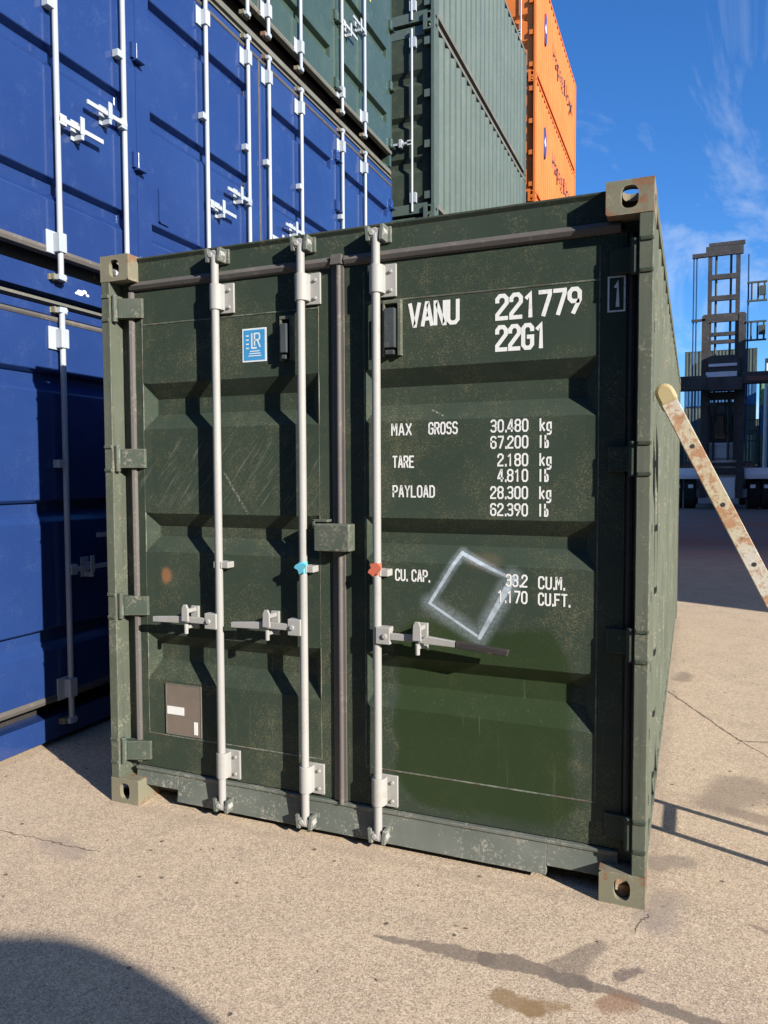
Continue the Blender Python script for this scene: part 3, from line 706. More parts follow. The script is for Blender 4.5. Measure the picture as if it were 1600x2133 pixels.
hinges(dl, -1, (2.352, 1.652, 0.951, 0.251), M['hinge']); hinges(dr_, 1, (2.330, 1.623, 0.955, 0.262), M['green'])  # right hinges painted darker, standing in for the post's shade

# lock box on the centre seal
mb = MB(); mb.prism([(1.108, 1.252), (1.272, 1.252), (1.272, 1.366), (1.108, 1.366)], 'y', 0.002, 0.066); mb.build('lock_box', M['hinge'], dl, bevel=0.006)
mb = MB(); mb.box(1.088, 1.160, 0.030, 0.074, 1.372, 1.382); mb.box(1.088, 1.098, 0.030, 0.074, 1.345, 1.3815)
mb.build('lock_bracket', M['hinge'], dl, bevel=0.002)
# vents
for par, x0, x1, z0, z1 in ((dr_, 1.404, 1.484, 2.050, 2.272), (dl, 0.925, 0.990, 2.062, 2.250)):
    mb = MB(); t = 0.014
    mb.box(x0, x1, 0.052, 0.0748, z1-t, z1); mb.box(x1-t*1.1, x1, 0.052, 0.0748, z0, z1-t-0.0005); mb.box(x0, x0+t*0.6, 0.052, 0.0748, z0, z1-t-0.0005)
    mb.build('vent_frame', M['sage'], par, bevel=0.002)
    mb = MB(); mb.box(x0+0.014, x1-0.022, 0.034, 0.0745, z0+0.03, z1-0.035)
    mb.box(x0+0.016, x1-0.028, 0.040, 0.0745, z0+0.004, z0+0.022)
    mb.build('vent', M['plastic'], par, bevel=0.002)
# lettering
BIG = 0.100
def T(txt, x0, z, x1, h=0.050, **k): return lettering(txt, x0, z, x1, h, M['letter'], dr_, **k)
T('VANU', 1.508, 2.158, 1.722, BIG, stroke=1.1, adv=4.2); T('221779', 1.864, 2.158, 2.188, BIG, stroke=1.1, adv=4.45); T('22G1', 1.864, 2.040, 2.064, BIG, stroke=1.1, adv=4.45)
T('MAX', 1.432, 1.728, 1.522); T('GROSS', 1.592, 1.729, 1.715)
T('TARE', 1.437, 1.597, 1.532); T('PAYLOAD', 1.437, 1.477, 1.620)
for s_, z_, xs_ in (('30.480', 1.731, 1.846), ('67.200', 1.668, 1.846), ('2.180', 1.600, 1.874), ('4.810', 1.540, 1.874), ('28.300', 1.474, 1.846), ('62.390', 1.408, 1.846)):
    T(s_, xs_, z_, 1.994)
for u_, z_ in (('kg', 1.731), ('lb', 1.668), ('kg', 1.600), ('lb', 1.540), ('kg', 1.474), ('lb', 1.408)):
    T(u_, 2.036, z_, 2.084 if u_ == 'kg' else 2.074)
T('CU. CAP.', 1.447, 1.134, 1.603); T('33.2', 1.908, 1.134, 1.994); T('1.170', 1.876, 1.070, 1.994); T('CU.M.', 2.034, 1.131, 2.140); T('CU.FT.', 2.034, 1.068, 2.160)
# boxed check digit on the door frame
T('1', 2.300, 2.170, 2.328, 0.096, stroke=0.95, y=0.0745)
mb = MB(); bx0, bx1, bz0, bz1, w = 2.279, 2.341, 2.154, 2.282, 0.006
yb = 0.0735
for q in ((bx0, bx1, bz1-w, bz1), (bx0, bx1, bz0, bz0+w), (bx0, bx0+w, bz0+w, bz1-w), (bx1-w, bx1, bz0+w, bz1-w)):
    mb.add([(q[0], yb, q[2]), (q[1], yb, q[2]), (q[1], yb, q[3]), (q[0], yb, q[3])], [(0, 1, 2, 3)])
mb.build('check_digit_box', M['letter'], dr_)
# blue class sticker
def quad(mb, x0, x1, z0, z1, y): mb.add([(x0, y, z0), (x1, y, z0), (x1, y, z1), (x0, y, z1)], [(0, 1, 2, 3)])
mb = MB(); mb.box(0.726, 0.848, 0.0722, 0.0748, 2.068, 2.214); st = mb.build('sticker', M['stickerwhite'], dl); st['label'] = 'blue class sticker with white border'
mb = MB(); quad(mb, 0.733, 0.841, 2.075, 2.207, 0.0716); mb.build('sticker_face', M['bluesticker'], dl)
mb = MB(); tfL = lambda a, b, l: (0.775+a, 0.0711-l, 2.128+b)
for st_, off in ((GL['L'], 0), (GL['R'], 0)):
    pass
ribbon(mb, [(0, 0.062), (0, 0), (0.022, 0)], 0.007, tfL, 0)
ribbon(mb, [(0.014, 0.012), (0.014, 0.062), (0.036, 0.062), (0.040, 0.054), (0.040, 0.040), (0.034, 0.034), (0.016, 0.034)], 0.007, tfL, 0.0003)
ribbon(mb, [(0.028, 0.034), (0.042, 0.004)], 0.007, tfL, 0.0006)
for k in range(4): quad(mb, 0.745, 0.760, 2.125+k*0.018, 2.131+k*0.018, 0.0708)
for k in range(3): quad(mb, 0.765-k*0.004, 0.815+k*0.004, 2.112-k*0.010, 2.116-k*0.010, 0.0708)
mb.build('sticker_print', M['stickerwhite'], dl)
# data plate with two white labels
mb = MB(); mb.box(0.276, 0.478, 0.0705, 0.0748, 0.345, 0.588); mb.build('data_plate', M['plate'], dl, bevel=0.001)
mb = MB()
for q in ((0.276, 0.478, 0.584, 0.588), (0.276, 0.478, 0.345, 0.349), (0.276, 0.280, 0.3495, 0.5835), (0.474, 0.478, 0.3495, 0.5835)): mb.box(q[0], q[1], 0.0685, 0.0703, q[2], q[3])
mb.build('plate_edge', M['railgrey'], dl)
mb = MB(); mb.box(0.284, 0.380, 0.0680, 0.0700, 0.442, 0.480); mb.box(0.436, 0.456, 0.0680, 0.0700, 0.358, 0.418); mb.build('plate_label', M['letter'], dl)
# lashing slots in the post side
for z in (1.608, 1.363, 1.115, 0.853, 0.6, 0.35, 1.85, 2.1):
    mb = MB(); mb.box(2.4380, 2.4395, 0.128, 0.146, z-0.018, z+0.018); mb.build('lashing_slot', M['dark'], main)

# ------------------------------------------------------------------ plain end-door containers (stacks)
def generic(loc, rz, wall, post, label, group, doorm=None, rods=True):
    o = empty('shipping_container', loc, rz, label, 'shipping container', group)
    shell(o, wall, post, M['railgrey'] if wall is M['sgreen'] else post, post)
    doorm = doorm or wall
    G = generic.cache
    if not G:
        mb = MB(); mb.prism([(0.068, 2.452), (0.068, 2.583), (0.175, 2.583), (0.175, 2.452)], 'x', 0.163, W_-0.163); G['h'] = mb.mesh('header')
        mb = MB(); mb.prism([(0.163, 0.03), (W_-0.163, 0.03), (W_-0.163, 0.12), (2.337, 0.122), (2.337, 0.163), (0.101, 0.163), (0.101, 0.122), (0.163, 0.12)], 'y', 0.034, 0.12); G['s'] = mb.mesh('sill')
    mk('header', G['h'], post, o); mk('sill', G['s'], post, o)
    d1 = mk('door', door_mesh('L', None), doorm, o); d2 = mk('door', door_mesh('R', None), doorm, o)
    if rods:
        for d_, x, s in ((d1, 0.34, -1), (d1, 1.03, -1), (d2, 1.41, 1), (d2, 2.10, 1)):
            if 'rod' not in G:
                mb = MB(); mb.tube((0, 0.03, 0.06), (0, 0.03, 2.535), 0.017, 10)
                for z0, z1 in ((2.29, 2.42), (0.185, 0.32)): mb.box(-0.03, 0.06, 0.02, 0.073, z0, z1)
                G['rod'] = mb.mesh('lock_rod', True)
                mb = MB(); mb.box(0, 0.36, 0.0, 0.018, -0.014, 0.014); mb.box(0, 0.06, 0, 0.05, -0.034, 0.034); mb.box(0.14, 0.18, -0.01, 0.073, -0.05, 0.06)
                G['han'] = mb.mesh('rod_handle')
                mb = MB(); mb.box(0.04, 0.15, 0.015, 0.074, -0.05, 0.05); G['hin'] = mb.mesh('hinge')
            r = mk('lock_rod', G['rod'], M['galv'], d_); r.location = (x, 0, 0)
            r = mk('rod_handle', G['han'], M['galv'], d_); r.location = (x, 0, 1.0); r.scale = (-1 if x > 1.5 or 0.8 < x < 1.2 else 1, 1, 1)
        for z in (2.33, 1.63, 0.95, 0.26):
            h_ = mk('hinge', G['hin'], post, d1); h_.location = (0, 0, z)
            h_ = mk('hinge', G['hin'], post, d2); h_.location = (W_, 0, z); h_.scale = (-1, 1, 1)
    return o
generic.cache = {}
GC = 'shipping containers in the yard'
pos_w = ('lowest', 'second from the ground', 'third from the ground', 'fourth from the ground', 'topmost')
gx = -0.763-W_
for k in range(4):
    lab = ['dark green container hidden at the foot of the middle stack', 'green container second from the ground in the middle stack',
           'grey-green container whose long ribbed side shows right above the front container', 'grey-green container on top of the middle stack, its ribbed side cut by the frame'][k]
    generic((gx, 7.173, k*H_), 0, M['sgreen'], M['sgreen'], lab, GC, doorm=M['green'])
ox = -0.75-W_
for k in range(5):
    lab = ['orange container at the foot of the rear stack', 'orange container second from the ground in the rear stack', 'orange container in the middle of the rear stack',
           'bright orange container just above the front container, dark seam over it', 'topmost orange container with an upright blue oval emblem'][k]
    o = generic((ox, 14.131, k*H_), 0, M['orange'], M['orange'], lab, GC, doorm=M['orange'])
    if k >= 2:        # emblem and name along the side
        zc = 1.60; yc = 1.20; mb = MB(); n = 28; xw = W_+0.0015
        mb.add([(xw, yc+0.19*math.cos(2*math.pi*i/n), zc+0.37*math.sin(2*math.pi*i/n)) for i in range(n)], [tuple(range(n))])
        mb.build('emblem', M['navy'], o)
        mb = MB(); xw += 0.0015
        mb.add([(xw, yc-0.10, zc-0.02), (xw, yc, zc+0.14), (xw, yc+0.10, zc-0.02), (xw, yc, zc-0.10)], [(0, 1, 2, 3)])
        mb.build('emblem_mark', M['letter'], o)
        cu = bpy.data.curves.new('name_text', 'FONT'); cu.body = 'Hapag-Lloyd'; cu.size = 0.62; cu.space_character = 1.05
        to = bpy.data.objects.new('name_text', cu); C.objects.link(to)
        me = bpy.data.meshes.new_from_object(to.evaluated_get(bpy.context.evaluated_depsgraph_get())); bpy.data.objects.remove(to)
        me.transform(Matrix(((0, 0, 1, W_+0.002), (1, 0, 0, 2.1), (0, 1, 0, zc-0.22), (0, 0, 0, 1))))
        me.materials.clear(); mk('side_name', me, M['nametext'], o)

# ------------------------------------------------------------------ side-door containers on the left
XB = -0.853; YE = 5.837; YS = YE-L_
def side_door_container(z, body, rail, label, gasketm, extra=None):
    """20-foot container with four door leaves along its long side, which faces +x. Local x=0 is the door plane, body towards -x"""
    o = empty('side_door_container', (XB, YS, z), 0, label, 'shipping container', 'side opening containers stacked on the left')
    for sx, X in ((1, 0.0), (-1, -W_)):
        for sy, Y in ((-1, 0), (1, L_)):
            for sz, Z in ((-1, 0), (1, H_)):
                c_ = mk('corner_casting', casting_mesh(sx, sy, sz), body, o); c_.location = (X-0.03*(sx > 0), Y, Z)
    mb = MB()                                    # header: top lip, recessed web, gasket ledge
    mb.prism([(-0.006, 2.497), (-0.006, 2.545), (-0.13, 2.545), (-0.13, 2.497)], 'y', 0.0, L_); mb.build('header', rail, o, bevel=0.002)
    mb = MB(); mb.box(-0.13, -0.012, 0.0, L_, 2.570, 2.586); mb.build('top_lip', M['railgrey'], o)
    mb = MB(); mb.box(-0.16, -0.135, 0.0, L_, 2.50, 2.586); mb.build('header_backing', M['dark'], o)
    mb = MB(); sh_ = 0.165 if z < 4 else 0.078; mb.prism([(-0.012, 0.030), (-0.012, sh_), (-0.135, sh_), (-0.135, 0.030)], 'y', 0.0, L_); mb.build('sill', rail, o, bevel=0.002)
    mb = MB(); mb.box(-0.165, -0.140, 0.0, L_, 0.03, 0.30); mb.build('sill_backing', M['dark'], o)  # shade of the recess put into a near-black colour
    for y0 in (0.0, L_-0.06):
        mb = MB(); mb.box(-0.12, -0.012, y0, y0+0.06, 0.12, 2.475); mb.build('corner_post', body, o)
        mb = MB(); mb.box(-W_, -W_+0.1, y0, y0+0.06, 0.12, 2.475); mb.build('corner_post', body, o)
    for y_, s in ((0.02, 1), (L_-0.02, -1)):
        mb = MB(); vs = []; pts = []; k = -W_+0.1; pts.append((k, 0)); k += 0.05
        while k+0.25 < -0.12:
            pts += [(k, 0), (k+0.018, 0.045), (k+0.13, 0.045), (k+0.148, 0)]; k += 0.25
        pts.append((-0.12, 0))
        for x_, d in pts: vs += [(x_, y_+s*d, 0.02), (x_, y_+s*d, 2.58)]
        mb.add(vs, [(2*i, 2*i+2, 2*i+3, 2*i+1) for i in range(len(pts)-1)]); mb.build('end_wall', body, o)
    mb = MB(); corrugated(mb, 0.1, L_-0.1, 0.02, 2.58, -W_+0.004, 0.036, -1); mb.build('side_wall', body, o)
    mb = MB(); mb.box(-W_+0.02, -0.1, 0.02, L_-0.02, 2.56, 2.58); mb.build('roof', body, o)
    mb = MB(); mb.box(-W_+0.02, -0.17, 0.02, L_-0.02, 0.1, 0.13); mb.build('floor', M['dark'], o)
    seams = [0.025, 1.500, 3.020, 4.520, L_-0.025]
    rods = [(0.565-YS, 1), (1.119-YS, -1), (2.008-YS, 1), (2.582-YS, -1), (2.907-YS, 1), (3.481-YS, -1), (4.362-YS, 1), (4.942-YS, -1)]
    gro = [(2.175, 2.155, 2.115, 2.055), (1.435, 1.415, 1.370, 1.305), (0.690, 0.670, 0.625, 0.560)]
    for i in range(4):
        a, b = seams[i]+0.006, seams[i+1]-0.006
        lf = 0.13; 
        vs, fs, A, Z = grooved((a, a+lf, b-lf, b), (0.262, 2.49), 0.055, gro, 0.010)
        mb = MB(); add_sheet(mb, vs, fs, lambda p, d, z_: (-d, p, z_))
        # recessed flute between sheet and frame: raised vertical rib at the rod side
        for yy in (a, b): mb.add([(0, yy, 0.262), (0, yy, 2.49), (-0.05, yy, 2.49), (-0.05, yy, 0.262)], [(0, 1, 2, 3)])
        for z_ in (0.262, 2.49): mb.add([(0, a, z_), (0, b, z_), (-0.05, b, z_), (-0.05, a, z_)], [(0, 1, 2, 3)])
        mb.add([(-0.05, a, 0.262), (-0.05, b, 0.262), (-0.05, b, 2.49), (-0.05, a, 2.49)], [(0, 1, 2, 3)])
        leaf = mb.build('door_leaf', body, o, bevel=0.006)
        for z0, zh_ in ((0.250, 0.050), (2.458, 0.036)):
            mb = MB(); mb.prism([(-0.045, z0), (-0.045, z0+zh_), (0.004, z0+zh_-0.004), (0.012, z0+zh_*0.5), (0.004, z0+0.004)], 'y', a, b)
            mb.build('gasket', gasketm, leaf, bevel=0.002)
        mb = MB(); mb.box(-0.04, 0.004, b-0.002, b+0.014, 0.262, 2.49); mb.build('seam_seal', M['rubber'] if i == 1 else body, leaf)
        for (ry, d) in rods[2*i:2*i+2]:
            xr = 0.038
            mb = MB(); mb.tube((xr, ry, 0.11), (xr, ry, 2.53), 0.0165, 12); mb.build('lock_rod', M['galv'], leaf, smooth=True)
            for z0, z1 in ((0.255, 0.385), (2.30, 2.43)):
                mb = MB(); mb.box(0.0015, 0.014, ry-0.075, ry+0.03, z0, z1); mb.box(0.002, 0.062, ry-0.028, ry+0.028, z0+0.01, z1-0.01); mb.build('rod_bracket', M['galv'], leaf, bevel=0.004)
            mb = MB(); mb.box(0.0015, 0.05, ry-0.06, ry+0.0, 1.62, 1.665); mb.build('rod_clamp', M['galv'], leaf, bevel=0.003)
            for zc in (0.125, 2.528):
                mb = MB(); mb.prism([(ry-0.028, zc-0.016), (ry+0.020, zc-0.020), (ry+0.034, zc), (ry+0.024, zc+0.018), (ry-0.024, zc+0.016)], 'x', 0.020, 0.054)
                mb.build('cam', M['galv'], leaf, bevel=0.003)
                mb = MB(); mb.box(-0.012, 0.002, ry-0.05, ry+0.055, zc-0.016, zc+0.016)
                for e_ in (-0.046, 0.036): mb.box(0.0, 0.032, ry+e_, ry+e_+0.012, zc-0.016, zc+0.016)
                mb.build('cam_keeper', M['cast'], leaf)
            zh = 1.02 if d > 0 else 1.21
            mb = MB(); ya, yb_ = ry, ry+d*0.34
            mb.box(0.02, 0.062, min(ry, ry+d*0.05), max(ry, ry+d*0.05), zh-0.03, zh+0.03)
            mb.box(0.050, 0.064, min(ya, yb_), max(ya, yb_), zh-0.014, zh+0.014)
            mb.build('rod_handle', M['galv'], leaf, bevel=0.003)
            cy_ = ry+d*0.16
            mb = MB(); mb.box(0.0015, 0.012, cy_-0.03, cy_+0.03, zh-0.06, zh+0.06); mb.box(0.01, 0.072, cy_-0.012, cy_+0.012, zh+0.018, zh+0.03)
            mb.box(0.066, 0.074, cy_-0.016, cy_+0.016, zh-0.03, zh+0.07); mb.box(0.01, 0.072, cy_-0.01, cy_+0.01, zh-0.06, zh-0.03); mb.build('handle_catch', M['galv'], leaf, bevel=0.002)
        if i != 2:
            hy = (b if i < 2 else b-0.05) if i != 1 else a
            if i == 1: hy = 0
        for zc in (0.38, 1.05, 1.75, 2.25):
            if i == 1: continue
            hy = b+0.006 if i == 0 else (b+0.006 if i == 2 else b-0.02)
            mb = MB(); mb.box(0.0015, 0.022, hy-0.055, hy-0.02, zc-0.05, zc+0.05); mb.box(0.0015, 0.022, hy+0.0, hy+0.03, zc-0.05, zc+0.05)
            mb.tube((0.018, hy-0.01, zc-0.055), (0.018, hy-0.01, zc+0.055), 0.011, 8); mb.box(0.0015, 0.05, hy-0.04, hy+0.04, zc-0.065, zc-0.055)
            mb.build('hinge', body, leaf, bevel=0.002)
    return o
o1 = side_door_container(0, M['blue'], M['blue'], 'blue side opening container on the ground at far left, partly in the front container\'s shadow', M['rubber'])
o2 = side_door_container(H_, M['blue'], M['blue'], 'glossy blue side opening container stacked second, with bright galvanised lock rods', M['rubber'])
o3 = side_door_container(2*H_, M['lgreen'], M['railgrey'], 'green side opening container on top of the two blue ones', M['railgrey'])
leaf4 = [c for c in o3.children if c.name.startswith('door_leaf')][3]
mb = MB(); mb.box(0.001, 0.003, 5.30, 5.42, 1.70, 1.98); mb.build('yellow_label', M['yellow'], leaf4)
leafb = [c for c in o2.children if c.name.startswith('door_leaf')]
mb = MB(); 
for q in ((1.70, 1.712, 0.72, 0.95), (1.70, 1.80, 0.72, 0.728)): mb.box(0.0015, 0.012, q[0], q[1], q[2], q[3])
mb.build('document_clip', M['blue'], leafb[1])
mb = MB(); mb.box(0.001, 0.003, 4.75, 4.93, 1.33, 1.55); mb.build('white_label', M['letter'], leafb[3])
mb = MB()
for q in ((0, 0, .03), (.035, .012, .02), (.06, -.004, .014), (-.03, -.008, .012)):
    cy0, cz0, rr_ = 0.98+q[0], 0.085+q[1], q[2]
    mb.add([(-0.0105-abs(q[0])*0.001, cy0+rr_*math.cos(t*1.05), cz0+rr_*0.6*math.sin(t*1.05)) for t in range(6)], [(0, 1, 2, 3, 4, 5)])
mb.build('paint_scuff', M['letter'], o2)
leafc = [c for c in o1.children if c.name.startswith('door_leaf')]
# ------------------------------------------------------------------ far stacks
yb0 = 73.0
def far(x0, k, mat, label, y=yb0):
    o = generic((x0, y+W_, k*H_), -math.pi/2, mat, mat, label, GC, rods=False); return o
names = [('browncon', 'brown'), ('lgreen', 'mid green'), ('greycon', 'grey-green'), ('seablue', 'blue'), ('greycon', 'grey-green')]
hts = ['on the ground', 'second up', 'third up', 'fourth up', 'on top']
for k, (m_, nm) in enumerate(names):
    far(1.75, k, M[m_], f'distant {nm} container {hts[k]} in the far stack seen through the machine mast')
names2 = [('greycon', 'grey-green'), ('lgreen', 'mid green'), ('seablue', 'blue'), ('brightgreen', 'light green')]
for k, (m_, nm) in enumerate(names2):
    far(8.2, k, M[m_], f'distant {nm} container {hts[k]} in the far stack at the right frame edge')
names3 = [('browncon', 'brown'), ('greycon', 'grey-green'), ('seablue', 'blue')]
for k, (m_, nm) in enumerate(names3):
    far(-4.45, k, M[m_], f'distant {nm} container {hts[k]} in the far stack behind the orange one', y=76)

for c_, (xa, wh_) in enumerate(((-5.0, 'left of the machine'), (1.25, 'behind the machine'), (7.5, 'right of the machine'))):
    for k, (m_, nm) in enumerate((('browncon', 'brown'), ('greycon', 'grey-green'), (('lgreen', 'mid green'), ('seablue', 'blue'), ('greycon', 'dull green'))[c_])):
        far(xa, k, M[m_], f'{nm} container {hts[k]} in the farthest row {wh_}, seen through gaps', y=92)

# ------------------------------------------------------------------ unseen building added behind the viewer to cut ambient light
sky_blk = empty('sky_blocker', (0, 0, 0), 0, 'long dark green clad workshop added unseen behind the viewer to cut ambient light', 'sky_blocker')
mb = MB(); mb.box(-14, 26, -22, -10.2, 0, 8.2); mb.build('wall', M['darkclad'], sky_blk)
for k in range(100):
    if k % 2 == 0:
        mb = MB(); mb.box(-13.9+k*0.4, -13.6+k*0.4, -10.199, -10.16, 0.1, 8.1); mb.build('cladding_panel', M['darkclad'], sky_blk)
mb = MB(); mb.prism([(-22.2, 8.201), (-16, 9.6), (-10.1, 8.201)], 'x', -14.1, 26.1); mb.build('roof', M['darkclad'], sky_blk)
for k in range(4):
    x_ = -10+k*9; mb = MB(); mb.box(x_, x_+4.2, -10.15, -10.12, 0.02, 4.8); mb.build('roller_door', M['greycon'], sky_blk)

# ------------------------------------------------------------------ lamp mast between the far stacks
lp = empty('light_mast', (7.55, 60, 0), 0, 'tall pale steel post standing before the far stacks by the right edge', 'lamp post')
mb = MB(); mb.tube((0, 0, 0), (0, 0, 9.9), 0.16, 12, 0.12); mb.build('post', M['palecon'], lp, smooth=True)
mb = MB(); mb.box(-0.25, 0.25, -0.25, 0.25, 0, 0.03); mb.build('base_plate', M['galv'], lp)
mb = MB(); mb.box(-0.1, 1.6, -0.2, 0.2, 9.9, 10.15); mb.build('lamp_head', M['machine'], lp)

# ------------------------------------------------------------------ container handler
rs = empty('container_handler', (0, 0, 0), 0, 'dark container handling truck with a tall ladder-like mast and wide spreader', 'container handler')
YM = 34.0
def zpx(y): return 0.01+0.0213*(1060-y)
xl, xr = 2.86, 4.66
for x0 in (xl, xr-0.30):
    mb = MB(); mb.prism([(x0, YM), (x0+0.30, YM), (x0+0.30, YM+0.06), (x0+0.07 if x0 == xl else x0+0.23, YM+0.06), (x0+0.07 if x0 == xl else x0+0.23, YM+0.40), (x0 if x0 == xl else x0+0.30, YM+0.40)], 'z', 0.5, zpx(655)); mb.build('outer_mast_rail', M['machine'], rs)
for x0 in (3.08, 4.22):
    mb = MB(); mb.box(x0, x0+0.17, YM+0.08, YM+0.30, 2.2, zpx(512)); mb.build('inner_mast_rail', M['machine'], rs)
for x0 in (3.42, 4.02):
    mb = MB(); mb.tube((x0, YM+0.25, 2.2), (x0, YM+0.25, zpx(520)), 0.05, 8); mb.build('lift_cylinder', M['greycon'], rs)
def bar(yp, h, a, b, dy=0.0, name='crossbar', mat='machine', t=0.16):
    z = zpx(yp); mb = MB(); mb.box(a, b, YM+0.04+dy, YM+0.04+dy+t, z-h, z); mb.build(name, M[mat], rs)
bar(512, 0.42, 2.98, 4.50); bar(570, 0.22, 3.10, 4.38, 0.03); bar(614, 0.22, 3.10, 4.38, 0.03)
bar(652, 0.36, xl+0.05, xr-0.05, -0.02); bar(690, 0.16, 3.15, 4.35, 0.03); bar(706, 0.16, 3.15, 4.35, 0.03); bar(738, 0.2, 3.15, 4.35, 0.03)
bar(505, 0.16, 3.10, 4.56, 0.0)
bar(745, 1.35, 3.12, 4.40, -0.34, 'carriage', 'machine', 0.34)
bar(758, 0.12, 3.16, 4.30, -0.42, 'hose_reel', 'machinegrey', 0.08); bar(775, 0.22, 3.05, 4.30, -0.46, 'carriage_plate', 'machinegrey', 0.1)
bar(836, 0.18, 3.05, 4.45, -0.02); bar(814, 0.35, 3.05, 4.45, 0.1)
# hoses / thin chains on either side of the upper mast
for x0, zt in ((2.50, 11.3), (2.62, 11.3), (4.72, 11.2)):
    mb = MB(); mb.tube((x0, YM+0.1, 2.6), (x0, YM+0.1, zt), 0.035, 6); mb.build('hose', M['seablue'], rs)
mb = MB(); mb.box(2.42, 3.0, YM, YM+0.18, 11.25, 11.42); mb.build('mast_head_arm', M['machine'], rs)
mb = MB(); mb.box(2.42, 3.0, YM, YM+0.12, 8.42, 8.52); mb.build('mast_arm', M['machine'], rs)
# platforms / lights on the right of the mast
for z0 in (9.1, 7.4):
    mb = MB()
    for k in range(3): mb.tube((4.85+k*0.25, YM, z0), (4.85+k*0.25, YM, z0+0.85), 0.04, 6)
    mb.box(4.66, 5.45, YM-0.05, YM+0.05, z0+0.8, z0+0.87); mb.box(4.66, 5.45, YM-0.05, YM+0.05, z0, z0+0.07)
    mb.box(5.15, 5.40, YM-0.12, YM+0.02, z0+0.25, z0+0.65)
    mb.build('lamp_frame', M['greycon'], rs)
# spreader
mb = MB(); mb.box(1.55, 3.1, YM-1.0, YM-0.60, 5.25, 5.88); mb.box(4.5, 7.4, YM-1.0, YM-0.60, 5.45, 5.95); mb.box(3.1, 4.5, YM-1.05, YM-0.55, 5.2, 5.75)
mb.box(0.6, 1.55, YM-0.92, YM-0.68, 5.40, 5.72)
mb.build('spreader', M['machine'], rs, bevel=0.02)
for x0 in (0.60, 7.2):
    mb = MB(); mb.box(x0, x0+0.2, YM-1.9, YM+0.4, 5.1, 5.4); mb.tube((x0+0.1, YM-1.8, 4.9), (x0+0.1, YM-1.8, 5.1), 0.06, 8); mb.tube((x0+0.1, YM+0.3, 4.9), (x0+0.1, YM+0.3, 5.1), 0.06, 8); mb.build('twistlock_arm', M['machine'], rs)
mb = MB(); mb.box(4.66, 7.2, YM-1.04, YM-1.01, 5.55, 5.75); mb.build('spreader_stripe', M['browncon'], rs)
# cab, body, chassis, wheels
mb = MB(); mb.prism([(YM+1.0, 2.9), (YM+0.9, 4.3), (YM+1.2, 4.7), (YM+3.0, 4.7), (YM+3.2, 2.9)], 'x', 3.05, 4.75); cab = mb.build('cab', M['machine'], rs, bevel=0.05)
mb = MB(); mb.add([(3.18, YM+0.925, 3.2), (4.62, YM+0.925, 3.2), (4.62, YM+0.86, 4.2), (3.18, YM+0.86, 4.2)], [(0, 1, 2, 3)]); mb.build('windscreen', M['glass'], cab)
mb = MB(); mb.prism([(YM+0.5, 1.0), (YM+0.5, 2.1), (YM+0.7, 3.0), (YM+6.5, 3.0), (YM+7.0, 2.0), (YM+7.0, 0.8)], 'x', 2.95, 4.70); mb.build('body', M['machinegrey'], rs, bevel=0.05)
mb = MB(); mb.box(2.9, 4.72, YM+0.30, YM+0.49, 1.95, 2.1); mb.box(3.1, 4.5, YM+0.28, YM+0.48, 1.55, 1.85); mb.build('grille', M['machine'], rs)
for k in (0, 1):
    a, b = ((1.75, 2.95), (4.70, 5.85))[k]
    mb = MB(); mb.prism([(YM+0.2, 1.55), (YM+0.4, 1.85), (YM+1.9, 1.85), (YM+2.1, 1.45), (YM+2.1, 1.35), (YM+0.2, 1.35)], 'x', a, b); mb.build('mudguard', M['machinegrey'], rs, bevel=0.03)
mb = MB(); mb.box(3.25, 4.35, YM+0.2, YM+0.6, 0.45, 1.4); mb.box(2.2, 5.4, YM+0.9, YM+1.3, 0.5, 0.9); mb.build('axle_housing', M['machinegrey'], rs, bevel=0.03)
for k, (x0_, x1_, z0_, z1_) in enumerate(((3.22, 3.42, 4.7, 2.9), (3.60, 3.30, 5.0, 3.1), (4.05, 4.20, 4.9, 3.0), (3.85, 3.95, 5.1, 3.3))):
    mb = MB(); mb.tube((x0_, YM-0.1, z0_), (x1_, YM+0.1, z1_), 0.035, 6); mb.build('hose', M['tyre'], rs)
for x_ in (1.95, 2.5, 5.05, 5.6):
    mb = MB(); mb.box(x_-0.1, x_+0.1, YM+0.05, YM+0.19, 0.95, 1.1); mb.build('headlight', M['letter'], rs)
for x_ in (3.0, 4.62):
    mb = MB(); mb.box(x_-0.12, x_+0.12, YM+0.85, YM+1.0, 4.75, 4.95); mb.build('work_lamp', M['letter'], rs)
mb = MB()
mb.box(3.12, 4.42, YM+0.35, YM+0.48, 2.28, 2.92); mb.build('bonnet', M['palecon'], rs, bevel=0.03)
for z_ in (3.05, 3.5, 4.0):
    mb = MB(); mb.box(4.76, 5.3, YM+1.0, YM+1.05, z_, z_+0.05); mb.build('handrail', M['machine'], rs)
def wheel(x0, x1, y, r=0.78):
    mb = MB(); n = 28; pr = [(x0, r*0.55), (x0, r*0.93), (x0+0.06, r), (x1-0.06, r), (x1, r*0.93), (x1, r*0.55)]
    vs = []; fs = []; q = len(pr)
    for k in range(n):
        t = 2*math.pi*k/n
        for px, pr_ in pr: vs.append((px, y+math.cos(t)*pr_, r+math.sin(t)*pr_))
    for k in range(n):
        for j in range(q): fs.append((k*q+j, k*q+(j+1) % q, ((k+1) % n)*q+(j+1) % q, ((k+1) % n)*q+j))
    mb.add(vs, fs); w_ = mb.build('wheel', M['tyre'], rs, smooth=True)
    mb = MB(); mb.tube((x0+0.08, y, r), (x1-0.08, y, r), r*0.56, 20); mb.tube((x0+0.02, y, r), (x1-0.02, y, r), 0.14, 10); mb.build('rim', M['machinegrey'], w_)
for a, b in ((1.62, 2.15), (2.20, 2.73), (4.86, 5.39), (5.44, 5.97)): wheel(a, b, YM+1.1)
